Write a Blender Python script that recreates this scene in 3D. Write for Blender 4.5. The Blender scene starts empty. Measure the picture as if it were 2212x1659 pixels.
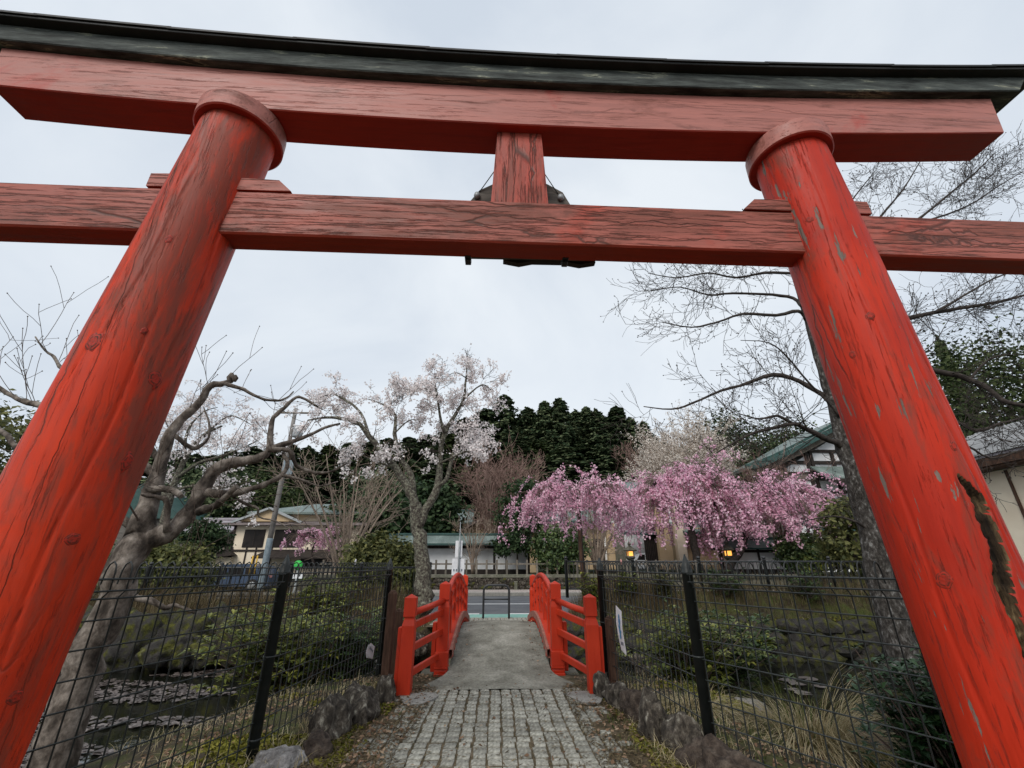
import bpy, bmesh, math, random
import numpy as np
from math import radians, sin, cos, pi, tan, sqrt, hypot, atan2
from mathutils import Vector, Matrix, noise as mnoise

sc = bpy.context.scene
col = sc.collection
# ------------------------------------------------------------------ camera
H = 1.45; PITCH = radians(22.3); YAW = radians(1.85); FPX = 945.0
cd = bpy.data.cameras.new('camera'); cam = bpy.data.objects.new('camera', cd); col.objects.link(cam)
cd.sensor_width = 36; cd.lens = FPX / 2212 * 36; cd.clip_start = .05; cd.clip_end = 2000
cam.location = (0, 0, H); cam.rotation_euler = (pi / 2 + PITCH, 0, -YAW)
sc.camera = cam
# ------------------------------------------------------------------ overcast sky
SUN_EL, SUN_AZ = radians(42), radians(205)      # azimuth clockwise from +Y: behind the camera
w = bpy.data.worlds.new('World'); sc.world = w; w.use_nodes = True
nt = w.node_tree; nt.nodes.clear()
def N(tree, t, **k):
    n = tree.nodes.new(t)
    for a, b in k.items(): setattr(n, a, b)
    return n
wo = N(nt, 'ShaderNodeOutputWorld'); bg = N(nt, 'ShaderNodeBackground'); bg.inputs[1].default_value = .1
sky = N(nt, 'ShaderNodeTexSky', sky_type='NISHITA', sun_disc=False)
sky.sun_elevation = SUN_EL; sky.sun_rotation = SUN_AZ; sky.dust_density = 4; sky.air_density = 1.2
tc = N(nt, 'ShaderNodeTexCoord'); mp = N(nt, 'ShaderNodeMapping'); mp.inputs['Scale'].default_value = (1, 1, 1.6)
cn = N(nt, 'ShaderNodeTexNoise'); cn.inputs['Scale'].default_value = 1.5; cn.inputs['Detail'].default_value = 6; cn.inputs['Roughness'].default_value = .52
cn.inputs['Distortion'].default_value = .5
cr = N(nt, 'ShaderNodeValToRGB')
cr.color_ramp.elements[0].position = .36; cr.color_ramp.elements[0].color = (5.1, 5.65, 6.35, 1)
cr.color_ramp.elements[1].position = .66; cr.color_ramp.elements[1].color = (6.7, 7.1, 7.5, 1)
mxw = N(nt, 'ShaderNodeMix', data_type='RGBA'); mxw.inputs[0].default_value = .9
nt.links.new(tc.outputs['Generated'], mp.inputs[0]); nt.links.new(mp.outputs[0], cn.inputs[0])
nt.links.new(cn.outputs[0], cr.inputs[0]); nt.links.new(sky.outputs[0], mxw.inputs[6]); nt.links.new(cr.outputs[0], mxw.inputs[7])
nt.links.new(mxw.outputs[2], bg.inputs[0]); nt.links.new(bg.outputs[0], wo.inputs[0])
sl = bpy.data.lights.new('sun', 'SUN'); so = bpy.data.objects.new('sun', sl); col.objects.link(so)
sl.energy = 1.5; sl.angle = radians(30); sl.color = (1, .96, .9)
sd = Vector((sin(SUN_AZ) * cos(SUN_EL), cos(SUN_AZ) * cos(SUN_EL), sin(SUN_EL)))
so.rotation_euler = (-sd).to_track_quat('-Z', 'Y').to_euler(); so.location = sd * 60
vs = sc.view_settings; vs.view_transform = 'Standard'; vs.look = 'None'; vs.exposure = 0.42; vs.gamma = 1
vs.use_curve_mapping = False

# ------------------------------------------------------------------ helpers
_fw = np.array([sin(YAW) * cos(PITCH), cos(YAW) * cos(PITCH), sin(PITCH)])
_rt = np.array([cos(YAW), -sin(YAW), 0.]); _up = np.cross(_rt, _fw); _C = np.array([0, 0, H])
def at(u, v, Y):
    "point at path distance Y seen at (u, v) of the 2212 x 1659 measuring grid"
    d = _fw + _rt * (u - 1106) / FPX - _up * (v - 829.5) / FPX
    return _C + d * (Y / d[1])
def atz(u, v, Z=0.):
    d = _fw + _rt * (u - 1106) / FPX - _up * (v - 829.5) / FPX
    return _C + d * ((Z - H) / d[2])
def sm(t):
    t = np.clip(t, 0, 1); return t * t * (3 - 2 * t)

class MB:
    def __init__(s): s.V = []; s.F = []; s.n = 0
    def add(s, V, F, m=0, smooth=False):
        V = np.asarray(V, float).reshape(-1, 3); F = np.asarray(F, int)
        s.V.append(V); s.F.append((F + s.n, m, smooth)); s.n += len(V)
    def build(s, name, mats, parent=None, origin=None):
        if not isinstance(mats, (list, tuple)): mats = [mats]
        V = np.concatenate(s.V)
        o0 = np.zeros(3)
        if parent is not None: o0 = np.array(parent.get('_o', (0, 0, 0)))
        elif origin is not None: o0 = np.array(origin, float)
        me = bpy.data.meshes.new(name)
        me.vertices.add(len(V)); me.vertices.foreach_set('co', (V - o0).ravel())
        loops = np.concatenate([f.ravel() for f, _, _ in s.F])
        tot = np.concatenate([np.full(len(f), f.shape[1]) for f, _, _ in s.F])
        mi = np.concatenate([np.full(len(f), m) if np.isscalar(m) else np.asarray(m) for f, m, _ in s.F])
        smo = np.concatenate([np.full(len(f), sm_, bool) for f, _, sm_ in s.F])
        me.loops.add(len(loops)); me.loops.foreach_set('vertex_index', loops.astype(np.int32))
        me.polygons.add(len(tot))
        st = np.concatenate([[0], np.cumsum(tot)[:-1]])
        me.polygons.foreach_set('loop_start', st.astype(np.int32))
        me.polygons.foreach_set('material_index', mi.astype(np.int32))
        me.polygons.foreach_set('use_smooth', smo)
        for m in mats: me.materials.append(m)
        me.update(calc_edges=True)
        o = bpy.data.objects.new(name, me); col.objects.link(o)
        if parent is not None: o.parent = parent
        else: o.location = o0
        o['_o'] = tuple(float(a) for a in o0)
        return o
    # --- shapes
    def hexa(s, P, m=0):
        s.add(P, [[0, 3, 2, 1], [4, 5, 6, 7], [0, 1, 5, 4], [1, 2, 6, 5], [2, 3, 7, 6], [3, 0, 4, 7]], m)
    def box(s, c, d, b=0., rz=0., m=0, R=None):
        c = np.array(c, float); h = np.array(d, float) / 2
        if b <= 0:
            P = np.array([[x, y, z] for z in (-1, 1) for x, y in ((-1, -1), (1, -1), (1, 1), (-1, 1))]) * h
            F4 = [[0, 3, 2, 1], [4, 5, 6, 7], [0, 1, 5, 4], [1, 2, 6, 5], [2, 3, 7, 6], [3, 0, 4, 7]]; F3 = None
        else:
            b = min(b, h.min() * .95)
            P = []
            for sx in (-1, 1):
                for sy in (-1, 1):
                    for sz in (-1, 1):
                        g = np.array([sx, sy, sz])
                        for ax in range(3):
                            q = (h - b) * g; q[ax] = h[ax] * g[ax]; P.append(q)
            P = np.array(P); F4, F3 = CB4, CB3
        if R is None and rz: R = np.array([[cos(rz), -sin(rz), 0], [sin(rz), cos(rz), 0], [0, 0, 1]])
        if R is not None: P = P @ np.asarray(R).T
        if F3 is not None:
            s.add(P + c, F4, m); k = s.n - len(P)
            s.F.append((np.array(F3) + k, m, False))
        else: s.add(P + c, F4, m)
    def beam(s, a, b_, wd, ht, bev=0., m=0, upv=(0, 0, 1)):
        a = np.array(a, float); b_ = np.array(b_, float); x = b_ - a; L = np.linalg.norm(x); x /= L
        y = np.cross(np.array(upv, float), x); y /= np.linalg.norm(y); z = np.cross(x, y)
        s.box((a + b_) / 2, (L, wd, ht), bev, m=m, R=np.stack([x, y, z], 1))
    def prism(s, poly, ext, m=0):
        "poly: n points (planar, 3-D); ext: extrusion vector"
        P = np.array(poly, float); n = len(P); e = np.array(ext, float)
        nr = np.zeros(3)
        for i in range(n): nr += np.cross(P[i], P[(i + 1) % n])
        if nr @ e > 0: P = P[::-1]
        V = np.concatenate([P, P + e]); b = s.n
        s.V.append(V); s.n += 2 * n
        s.F.append((np.array([[b + i for i in range(n)]]), m, False))
        s.F.append((np.array([[b + 2 * n - 1 - i for i in range(n)]]), m, False))
        s.F.append((np.array([[b + (i + 1) % n, b + i, b + n + i, b + n + (i + 1) % n] for i in range(n)]), m, False))
    def lathe(s, c, prof, seg=16, m=0, smooth=True, ax=None):
        "prof: list of (r, z)"
        a = np.linspace(0, 2 * pi, seg, endpoint=False); k = len(prof)
        V = np.array([[r * cos(t), r * sin(t), z] for r, z in prof for t in a])
        if ax is not None: V = V @ np.asarray(ax).T
        F = [[i * seg + j, i * seg + (j + 1) % seg, (i + 1) * seg + (j + 1) % seg, (i + 1) * seg + j] for i in range(k - 1) for j in range(seg)]
        b = s.n
        s.add(V + np.array(c, float), F, m, smooth)
        s.F.append((np.array([[b + j for j in range(seg)][::-1]]), m, False))
        s.F.append((np.array([[b + (k - 1) * seg + j for j in range(seg)]]), m, False))
    def tube(s, pts, rad, sides=6, m=0, smooth=True, cap=True):
        P = np.asarray(pts, float); n = len(P); rad = np.broadcast_to(np.asarray(rad, float), (n,))
        T = np.gradient(P, axis=0); T /= np.linalg.norm(T, axis=1)[:, None] + 1e-12
        mt = np.abs(T.mean(0)); ref = np.zeros(3); ref[int(np.argmin(mt))] = 1
        U = np.cross(T, ref); U /= np.linalg.norm(U, axis=1)[:, None] + 1e-12; W = np.cross(T, U)
        a = np.linspace(0, 2 * pi, sides, endpoint=False)
        V = P[:, None] + rad[:, None, None] * (cos_(a)[None, :, None] * U[:, None] + sin_(a)[None, :, None] * W[:, None])
        i = np.arange(n - 1)[:, None] * sides; j = np.arange(sides)[None]; j2 = (j + 1) % sides
        F = np.stack([i + j, i + j2, i + sides + j2, i + sides + j], -1).reshape(-1, 4)
        b = s.n; s.add(V, F, m, smooth)
        if cap and sides > 3:
            s.F.append((np.array([[b + k for k in range(sides)][::-1]]), m, False))
            s.F.append((np.array([[b + (n - 1) * sides + k for k in range(sides)]]), m, False))
    def quads(s, C, size, rng, m=0, aspect=1., nrm=None, spread=1., tri=False):
        "loose leaf faces at points C"
        C = np.asarray(C, float); n = len(C)
        if n == 0: return
        A = rng.normal(size=(n, 3))
        if nrm is not None: A = np.asarray(nrm) + A * spread
        A /= np.linalg.norm(A, axis=1)[:, None] + 1e-9
        B = np.cross(A, rng.normal(size=(n, 3))); B /= np.linalg.norm(B, axis=1)[:, None] + 1e-9
        D = np.cross(A, B); sz = (np.broadcast_to(size, (n,)) * rng.uniform(.65, 1.3, n))[:, None] / 2
        B = B * sz * aspect; D = D * sz
        V = np.stack([C - B, C - D * .9 + A * sz * .2, C + B, C + D * .9 + A * sz * .2], 1).reshape(-1, 3)
        s.add(V, np.arange(4 * n).reshape(n, 4), m)
cos_, sin_ = np.cos, np.sin
def _cb():
    idx = {}; k = 0
    for sx in (-1, 1):
        for sy in (-1, 1):
            for sz in (-1, 1):
                for ax in range(3): idx[(sx, sy, sz, ax)] = k; k += 1
    h = np.ones(3); P = np.zeros((24, 3))
    for (sx, sy, sz, ax), i in idx.items():
        q = np.array([sx, sy, sz]) * .8; q[ax] = (sx, sy, sz)[ax]; P[i] = q
    def orient(f):
        c = P[f].mean(0); n = np.cross(P[f[1]] - P[f[0]], P[f[2]] - P[f[0]])
        return f if n @ c > 0 else f[::-1]
    F4, F3 = [], []
    for ax in range(3):
        o1, o2 = [a for a in range(3) if a != ax]
        for sg in (-1, 1):
            f = []
            for a, b in ((-1, -1), (1, -1), (1, 1), (-1, 1)):
                g = [0, 0, 0]; g[ax] = sg; g[o1] = a; g[o2] = b; f.append(idx[tuple(g) + (ax,)])
            F4.append(orient(f))
        for a in (-1, 1):
            for b in (-1, 1):      # edge along ax, at o1=a, o2=b
                g0 = [0, 0, 0]; g0[ax] = -1; g0[o1] = a; g0[o2] = b; g1 = list(g0); g1[ax] = 1
                F4.append(orient([idx[tuple(g0) + (o1,)], idx[tuple(g1) + (o1,)], idx[tuple(g1) + (o2,)], idx[tuple(g0) + (o2,)]]))
    for sx in (-1, 1):
        for sy in (-1, 1):
            for sz in (-1, 1): F3.append(orient([idx[(sx, sy, sz, a)] for a in range(3)]))
    return F4, F3
CB4, CB3 = _cb()

def tag(o, label=None, cat=None, group=None, kind=None):
    if label: o['label'] = label
    if cat: o['category'] = cat
    if group: o['group'] = group
    if kind: o['kind'] = kind
    return o
def thing(name, loc, label, cat, group=None, rz=0.):
    o = bpy.data.objects.new(name, None); col.objects.link(o); o.location = loc; o.rotation_euler.z = rz
    o['_o'] = tuple(float(a) for a in loc); o.empty_display_size = .3
    return tag(o, label, cat, group)
def copy_tree(o, parent=None):
    c = o.copy(); col.objects.link(c); c.parent = parent
    for ch in [x for x in bpy.data.objects if x.parent == o]: copy_tree(ch, c)
    return c

# ------------------------------------------------------------------ materials
def newmat(name):
    m = bpy.data.materials.new(name); m.use_nodes = True; t = m.node_tree; t.nodes.clear()
    out = N(t, 'ShaderNodeOutputMaterial'); b = N(t, 'ShaderNodeBsdfPrincipled'); t.links.new(b.outputs[0], out.inputs[0])
    return m, t, b, out
def ramp(t, fac, stops):
    r = N(t, 'ShaderNodeValToRGB'); e = r.color_ramp.elements
    while len(e) < len(stops): e.new(.5)
    for x, (p, c) in zip(e, stops):
        x.position = p; x.color = (c, c, c, 1) if np.isscalar(c) else (*c, 1)
    t.links.new(fac, r.inputs[0]); return r.outputs[0]
def ntex(t, vec, scale, detail=5, rough=.55, dist=0., sc_=(1, 1, 1)):
    n = N(t, 'ShaderNodeTexNoise'); n.inputs['Scale'].default_value = scale; n.inputs['Detail'].default_value = detail
    n.inputs['Roughness'].default_value = rough; n.inputs['Distortion'].default_value = dist
    if sc_ != (1, 1, 1):
        m = N(t, 'ShaderNodeMapping'); m.inputs['Scale'].default_value = sc_; t.links.new(vec, m.inputs[0]); vec = m.outputs[0]
    t.links.new(vec, n.inputs['Vector']); return n.outputs[0]
def mix(t, f, a, b, mode='MIX'):
    m = N(t, 'ShaderNodeMix', data_type='RGBA', blend_type=mode)
    for s, v in ((0, f), (6, a), (7, b)):
        if hasattr(v, 'links'): t.links.new(v, m.inputs[s])
        elif s == 0: m.inputs[0].default_value = v
        else: m.inputs[s].default_value = (*v, 1) if not np.isscalar(v) else (v, v, v, 1)
    return m.outputs[2]
def mth(t, op, a, b=None, clamp=False):
    m = N(t, 'ShaderNodeMath', operation=op, use_clamp=clamp)
    for i, v in enumerate((a, b)):
        if v is None: continue
        if hasattr(v, 'links'): t.links.new(v, m.inputs[i])
        else: m.inputs[i].default_value = v
    return m.outputs[0]
def bump(t, b, h, dist=.01, strength=.6):
    n = N(t, 'ShaderNodeBump'); n.inputs['Distance'].default_value = dist; n.inputs['Strength'].default_value = strength
    t.links.new(h, n.inputs['Height']); t.links.new(n.outputs[0], b.inputs['Normal'])
def ocoord(t): return N(t, 'ShaderNodeTexCoord').outputs['Object']
def mk(name, stops, scale=4., rough=.75, bmp=.004, sc_=(1, 1, 1), detail=6, spec=.3, fine=None, metal=0., rnd=0.):
    m, t, b, _ = newmat(name); v = ocoord(t)
    n = ntex(t, v, scale, detail, .6, .3, sc_)
    c = ramp(t, n, stops)
    if fine:
        f2 = ntex(t, v, fine, 4, .7, 0, sc_); c = mix(t, .62, c, ramp(t, f2, [(.36, .40), (.62, 1.12)]), 'MULTIPLY')
        n = mth(t, 'ADD', n, f2)
    if rnd:
        oi = N(t, 'ShaderNodeObjectInfo').outputs['Random']
        c = mix(t, 1., c, ramp(t, oi, [(0, 1 - rnd), (1, 1.)]), 'MULTIPLY')
    t.links.new(c, b.inputs['Base Color']); b.inputs['Roughness'].default_value = rough
    b.inputs['Specular IOR Level'].default_value = spec; b.inputs['Metallic'].default_value = metal
    if bmp: bump(t, b, n, bmp)
    return m
def leafmat(name, stops, rough=.5, trans=.25, spec=.3, ov=.72):
    m, t, b, out = newmat(name)
    g = N(t, 'ShaderNodeNewGeometry').outputs['Random Per Island']
    v = ocoord(t); big = ntex(t, v, .9, 3)
    f = mth(t, 'ADD', mth(t, 'MULTIPLY', g, .6), mth(t, 'MULTIPLY', big, .45))
    c = ramp(t, f, stops); oi = N(t, 'ShaderNodeObjectInfo').outputs['Random']; c = mix(t, 1., c, ramp(t, oi, [(0, ov), (1, 1.)]), 'MULTIPLY'); t.links.new(c, b.inputs['Base Color'])
    b.inputs['Roughness'].default_value = rough; b.inputs['Specular IOR Level'].default_value = spec
    tr = N(t, 'ShaderNodeBsdfTranslucent'); t.links.new(c, tr.inputs[0]); ms = N(t, 'ShaderNodeMixShader'); ms.inputs[0].default_value = trans
    t.links.new(b.outputs[0], ms.inputs[1]); t.links.new(tr.outputs[0], ms.inputs[2]); t.links.new(ms.outputs[0], out.inputs[0])
    return m
def vermilion(name, grain, crack=.5, dirt=.4, fade=.3, base=(.66, .046, .006), deep=(.50, .026, .004), peel=.80, rough=.42, fcol=(.36, .10, .075), streak=.45):
    "painted wood, weathered; grain = index of the axis along the grain"
    m, t, b, _ = newmat(name); v = ocoord(t)
    sx_ = N(t, 'ShaderNodeSeparateXYZ'); t.links.new(N(t, 'ShaderNodeNewGeometry').outputs['Normal'], sx_.inputs[0])
    wx = ramp(t, mth(t, 'ADD', mth(t, 'MULTIPLY', sx_.outputs[2], .5), .5), [(.12, .10), (.30, 1.)])     # paint under the beams is sheltered
    s1 = [1., 1., 1.]; s1[grain] = .07
    big = ntex(t, v, .9, 4, .55, .6)
    fib = ntex(t, v, 26, 7, .68, .4, tuple(s1))
    dmap = ntex(t, v, 4.2, 9, .72, .6, (1, 1, .22) if grain == 2 else (.22, 1, 1))
    c = mix(t, ramp(t, big, [(.35, 0.), (.65, 1.)]), deep, base)
    fd = ramp(t, ntex(t, v, 1.3, 5, .6, .5), [(.62 - fade * .3, 0.), (.78 - fade * .3, 1.)])
    c = mix(t, mth(t, 'MULTIPLY', mth(t, 'MULTIPLY', fd, min(1., .75 * fade)), wx), c, fcol)
    c = mix(t, mth(t, 'MULTIPLY', ramp(t, dmap, [(.64 - dirt * .26, 0.), (.74 - dirt * .22, 1.)]), mth(t, 'MULTIPLY', wx, .72)), c, (.15, .048, .03))
    s2 = [1., 1., 1.]; s2[grain] = .13
    pm = ramp(t, ntex(t, v, 13, 6, .62, .3, tuple(s2)), [(peel, 0.), (peel + .015, 1.)])
    c = mix(t, pm, c, mix(t, fib, (.07, .045, .035), (.30, .24, .20)))
    # long splits along the grain
    wv = N(t, 'ShaderNodeTexVoronoi', feature='DISTANCE_TO_EDGE'); wv.inputs['Scale'].default_value = 7
    mpn = N(t, 'ShaderNodeMapping'); s3 = [1., 1., 1.]; s3[grain] = .055; mpn.inputs['Scale'].default_value = s3
    ds = N(t, 'ShaderNodeVectorMath', operation='ADD'); nn = N(t, 'ShaderNodeTexNoise'); nn.inputs['Scale'].default_value = 5; nn.inputs['Detail'].default_value = 5
    t.links.new(v, nn.inputs['Vector']); sub = N(t, 'ShaderNodeVectorMath', operation='SCALE'); sub.inputs['Scale'].default_value = .05
    t.links.new(nn.outputs['Color'], sub.inputs[0]); t.links.new(v, ds.inputs[0]); t.links.new(sub.outputs[0], ds.inputs[1])
    t.links.new(ds.outputs[0], mpn.inputs[0]); t.links.new(mpn.outputs[0], wv.inputs['Vector'])
    gate = ramp(t, ntex(t, v, 2.2, 3, .5, 0, tuple(s2)), [(.62 - crack * .4, 0.), (.72 - crack * .4, 1.)])
    ck = mth(t, 'MULTIPLY', ramp(t, wv.outputs['Distance'], [(.004, 1.), (.022, 0.)]), gate)
    s4 = [1., 1., 1.]; s4[grain] = .045
    fc = ramp(t, ntex(t, v, 46, 6, .75, .35, tuple(s4)), [(.33 + crack * .09, 1.), (.40 + crack * .09, 0.)])
    fc = mth(t, 'MULTIPLY', fc, min(1., crack * 1.2))
    ck = mth(t, 'MULTIPLY', mth(t, 'MAXIMUM', ck, fc), wx)
    c = mix(t, streak, c, ramp(t, fib, [(.32, .35), (.62, 1.25)]), 'MULTIPLY')
    c = mix(t, mth(t, 'MULTIPLY', ck, .8), c, (.05, .018, .011))
    t.links.new(c, b.inputs['Base Color'])
    rg = ramp(t, fib, [(.3, rough - .08), (.7, rough + .2)]); t.links.new(rg, b.inputs['Roughness'])
    b.inputs['Specular IOR Level'].default_value = .26
    hgt = mth(t, 'SUBTRACT', mth(t, 'MULTIPLY', fib, .35), mth(t, 'ADD', ck, mth(t, 'MULTIPLY', pm, .3)))
    bump(t, b, hgt, .006, .8)
    return m

M = {}
M['pillar'] = vermilion('vermilion_pillar', 2, .38, .64, .4, streak=.24, rough=.5, base=(.60, .040, .007))
M['pillar2'] = vermilion('vermilion_pillar_peeling', 2, .42, .40, .2, base=(.57, .032, .008), deep=(.42, .020, .006), peel=.62, streak=.24, rough=.5)
M['nuki'] = vermilion('vermilion_tie_beam', 0, .72, .66, 1.15, streak=.32, base=(.48, .046, .018), deep=(.36, .030, .012), rough=.50, fcol=(.38, .125, .095))
M['shimaki'] = vermilion('vermilion_lintel', 0, .36, .36, 1.3, streak=.28, base=(.50, .030, .012), deep=(.38, .018, .008), rough=.45, fcol=(.42, .165, .135))
M['strut'] = vermilion('vermilion_strut', 2, .8, .6, .8, base=(.45, .05, .025), deep=(.27, .03, .02))
M['rot'] = mk('rotten_wood', [(.34, (.008, .005, .003)), (.49, (.035, .022, .012)), (.60, (.12, .08, .04)), (.72, (.30, .23, .12))], 16, .95, .03, (1, 1, .14), fine=60)
M['knot'] = mk('knot_wood', [(.30, (.10, .022, .012)), (.48, (.34, .022, .009)), (.7, (.46, .026, .009))], 60, .6, .004)
M['crack'] = mk('knot_ring', [(.35, (.06, .018, .010)), (.65, (.24, .024, .010))], 50, .7, .004)
M['kasagi'] = mk('black_weathered_board', [(.30, (.010, .011, .010)), (.40, (.040, .045, .042)), (.54, (.085, .097, .090)), (.60, (.115, .125, .11)), (.625, (.30, .31, .24)), (.66, (.05, .056, .05))], 14, .85, .010, (.16, 1, 1), fine=50, detail=9)
M['copper_dark'] = mk('dark_copper_sheet', [(.3, (.012, .013, .013)), (.7, (.03, .03, .03))], 6, .65, .002, spec=.4)
M['plaque'] = mk('grey_old_wood', [(.3, (.05, .045, .04)), (.7, (.17, .15, .13))], 12, .85, .004, (.2, 1, 1), fine=50)
M['iron'] = mk('black_iron', [(.3, (.010, .010, .011)), (.7, (.022, .022, .024))], 20, .45, .001, spec=.4)
M['black_paint'] = mk('black_paint', [(.3, (.012, .013, .015)), (.7, (.03, .032, .035))], 14, .42, .0015, spec=.5, fine=60)
M['fence_black'] = mk('fence_coating', [(.3, (.012, .016, .016)), (.7, (.028, .032, .03))], 14, .5, .001, spec=.4)
M['bridge_red'] = vermilion('bridge_vermilion', 2, 0., .14, .15, base=(.52, .038, .011), deep=(.41, .026, .008), peel=.70, streak=.12, rough=.40)
M['bridge_fade'] = mk('bridge_faded_red', [(.3, (.26, .10, .07)), (.7, (.44, .20, .15))], 6, .7, .003, fine=40)
M['deck'] = mk('deck_asphalt', [(.3, (.13, .125, .10)), (.5, (.24, .235, .195)), (.7, (.36, .35, .30))], 2.6, .92, .014, fine=34)
M['cobble'] = mk('granite_cobble', [(.3, (.22, .215, .18)), (.5, (.36, .352, .30)), (.72, (.53, .52, .455))], 22, .85, .012, fine=60, rnd=.40)
M['joint'] = mk('mossy_joint_soil', [(.32, (.04, .036, .015)), (.5, (.10, .075, .042)), (.68, (.17, .13, .085))], 5, .95, .012, fine=50)
M['rock'] = mk('dark_rock', [(.30, (.014, .011, .008)), (.46, (.052, .043, .034)), (.58, (.125, .107, .085)), (.68, (.36, .34, .28))], 15, .95, .06, (1, 1, .6), fine=70, detail=10)
M['rock_moss'] = mk('mossy_rock', [(.3, (.025, .022, .02)), (.46, (.052, .048, .044)), (.55, (.055, .055, .02)), (.66, (.11, .11, .018)), (.78, (.20, .195, .17))], 4.5, .97, .06, fine=34, detail=9)
M['rock_pale'] = mk('pale_rock', [(.3, (.12, .11, .10)), (.5, (.25, .235, .225)), (.7, (.44, .42, .40))], 11, .95, .04, fine=38, detail=9)
M['rock_brown'] = mk('brown_rock', [(.3, (.018, .012, .009)), (.5, (.06, .044, .034)), (.7, (.14, .11, .085))], 11, .95, .05, fine=38, detail=9)
M['concrete'] = mk('old_concrete', [(.3, (.20, .195, .18)), (.7, (.34, .33, .30))], 5, .9, .004, fine=60)
M['concrete_mossy'] = mk('mossy_concrete', [(.3, (.09, .095, .065)), (.7, (.22, .21, .17))], 5, .9, .004, fine=60)
M['asphalt'] = mk('road_asphalt', [(.3, (.10, .105, .115)), (.7, (.155, .16, .17))], 1.2, .85, .003, fine=90)
M['white_line'] = mk('white_road_paint', [(.3, (.68, .68, .67)), (.7, (.84, .84, .83))], 8, .7, 0)
M['green_line'] = mk('green_road_paint', [(.3, (.16, .34, .29)), (.7, (.24, .44, .38))], 4, .7, 0)
M['slab'] = mk('pinkish_paving_slab', [(.3, (.42, .36, .33)), (.7, (.56, .50, .46))], 3, .85, .002, fine=40, rnd=.2)
M['white_wall'] = mk('white_plaster', [(.3, (.66, .67, .68)), (.7, (.82, .83, .84))], 1.5, .9, .001, detail=8)
M['cream_wall'] = mk('cream_plaster', [(.3, (.74, .63, .48)), (.7, (.84, .74, .58))], 1.5, .9, .001, detail=8)
M['tan_wall'] = mk('tan_plaster', [(.3, (.46, .34, .20)), (.7, (.58, .44, .28))], 1.2, .9, .001, detail=8)
M['grey_wall'] = mk('weathered_boarding', [(.3, (.10, .09, .08)), (.7, (.22, .20, .18))], 4, .9, .004, (.2, 1, 1), fine=30)
M['timber'] = mk('dark_timber', [(.3, (.014, .011, .010)), (.7, (.045, .034, .028))], 6, .7, .003)
M['brown_timber'] = mk('brown_timber', [(.3, (.045, .022, .014)), (.7, (.12, .065, .042))], 9, .85, .006, (1, 1, .15), fine=40)
M['grey_timber'] = mk('grey_timber', [(.3, (.10, .09, .075)), (.7, (.25, .22, .18))], 9, .9, .006, (1, 1, .15), fine=40)
M['roof_green'] = mk('green_copper_roof', [(.3, (.10, .135, .125)), (.55, (.165, .21, .195)), (.75, (.30, .36, .335))], 1.3, .55, .003, (1, .3, 1), fine=22)
M['roof_dark'] = mk('dark_green_ridge', [(.3, (.018, .05, .046)), (.7, (.045, .095, .085))], 3, .5, .002)
M['roof_brown'] = mk('brown_metal_roof', [(.3, (.14, .11, .105)), (.7, (.24, .20, .195))], 2, .5, .002, (1, .2, 1))
M['roof_grey'] = mk('grey_mauve_roof', [(.3, (.20, .18, .20)), (.7, (.34, .31, .33))], 2, .5, .003)
M['roof_pale'] = mk('pale_metal_roof', [(.3, (.36, .37, .37)), (.7, (.55, .56, .56))], 2, .45, .002)
M['glass'] = mk('dark_window', [(.3, (.010, .009, .009)), (.7, (.03, .024, .022))], 2, .3, 0, spec=.25)
M['metal_grey'] = mk('galvanised_steel', [(.3, (.26, .28, .29)), (.7, (.44, .46, .47))], 6, .5, .001, metal=.3)
M['pole'] = mk('utility_pole_concrete', [(.3, (.15, .14, .13)), (.7, (.27, .255, .24))], 4, .85, .003, fine=40)
M['bluish'] = mk('steel_blue_sheet', [(.3, (.17, .22, .25)), (.7, (.28, .34, .38))], 6, .5, .001)
M['yellow'] = mk('yellow_plastic', [(.3, (.62, .36, .03)), (.7, (.75, .47, .06))], 6, .5, 0)
M['sign_white'] = mk('white_sheet', [(.3, (.62, .62, .64)), (.7, (.78, .78, .80))], 6, .6, .001)
M['blue_print'] = mk('blue_print', [(.3, (.03, .19, .42)), (.7, (.10, .32, .55))], 24, .6, 0)
M['grey_print'] = mk('grey_print', [(.3, (.10, .12, .16)), (.7, (.22, .24, .28))], 24, .6, 0)
M['green_print'] = mk('green_print', [(.3, (.03, .40, .06)), (.7, (.06, .52, .10))], 24, .6, 0)
M['pink_print'] = mk('pink_plastic', [(.3, (.70, .30, .27)), (.7, (.80, .42, .38))], 24, .6, 0)
M['ground'] = mk('mossy_soil', [(.30, (.02, .015, .010)), (.44, (.048, .036, .021)), (.54, (.062, .060, .018)), (.64, (.048, .062, .013)), (.78, (.11, .088, .05))], 2.6, .97, .04, fine=22, detail=9)
M['hill'] = mk('forest_floor', [(.3, (.02, .03, .012)), (.7, (.06, .065, .03))], .2, .97, 0)
M['bark_grey'] = mk('smooth_grey_bark', [(.34, (.03, .023, .018)), (.44, (.085, .068, .055)), (.55, (.19, .16, .135)), (.68, (.33, .29, .25))], 7, .9, .016, (1, 1, .7), fine=32, detail=9)
M['bark_lichen'] = mk('lichen_bark', [(.32, (.03, .025, .02)), (.46, (.085, .072, .06)), (.56, (.17, .165, .125)), (.70, (.30, .31, .24))], 16, .95, .03, fine=40, detail=9)
M['bark_dark'] = mk('dark_bark', [(.3, (.025, .020, .018)), (.7, (.085, .068, .058))], 10, .9, .008, fine=30)
M['bark_fissured'] = mk('fissured_bark', [(.34, (.02, .017, .014)), (.50, (.065, .057, .05)), (.60, (.13, .12, .11)), (.68, (.30, .295, .28))], 20, .95, .03, (1, 1, .55), fine=45, detail=9)
M['twig_brown'] = mk('brown_twig', [(.3, (.07, .05, .04)), (.7, (.15, .115, .095))], 6, .9, 0)
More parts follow.
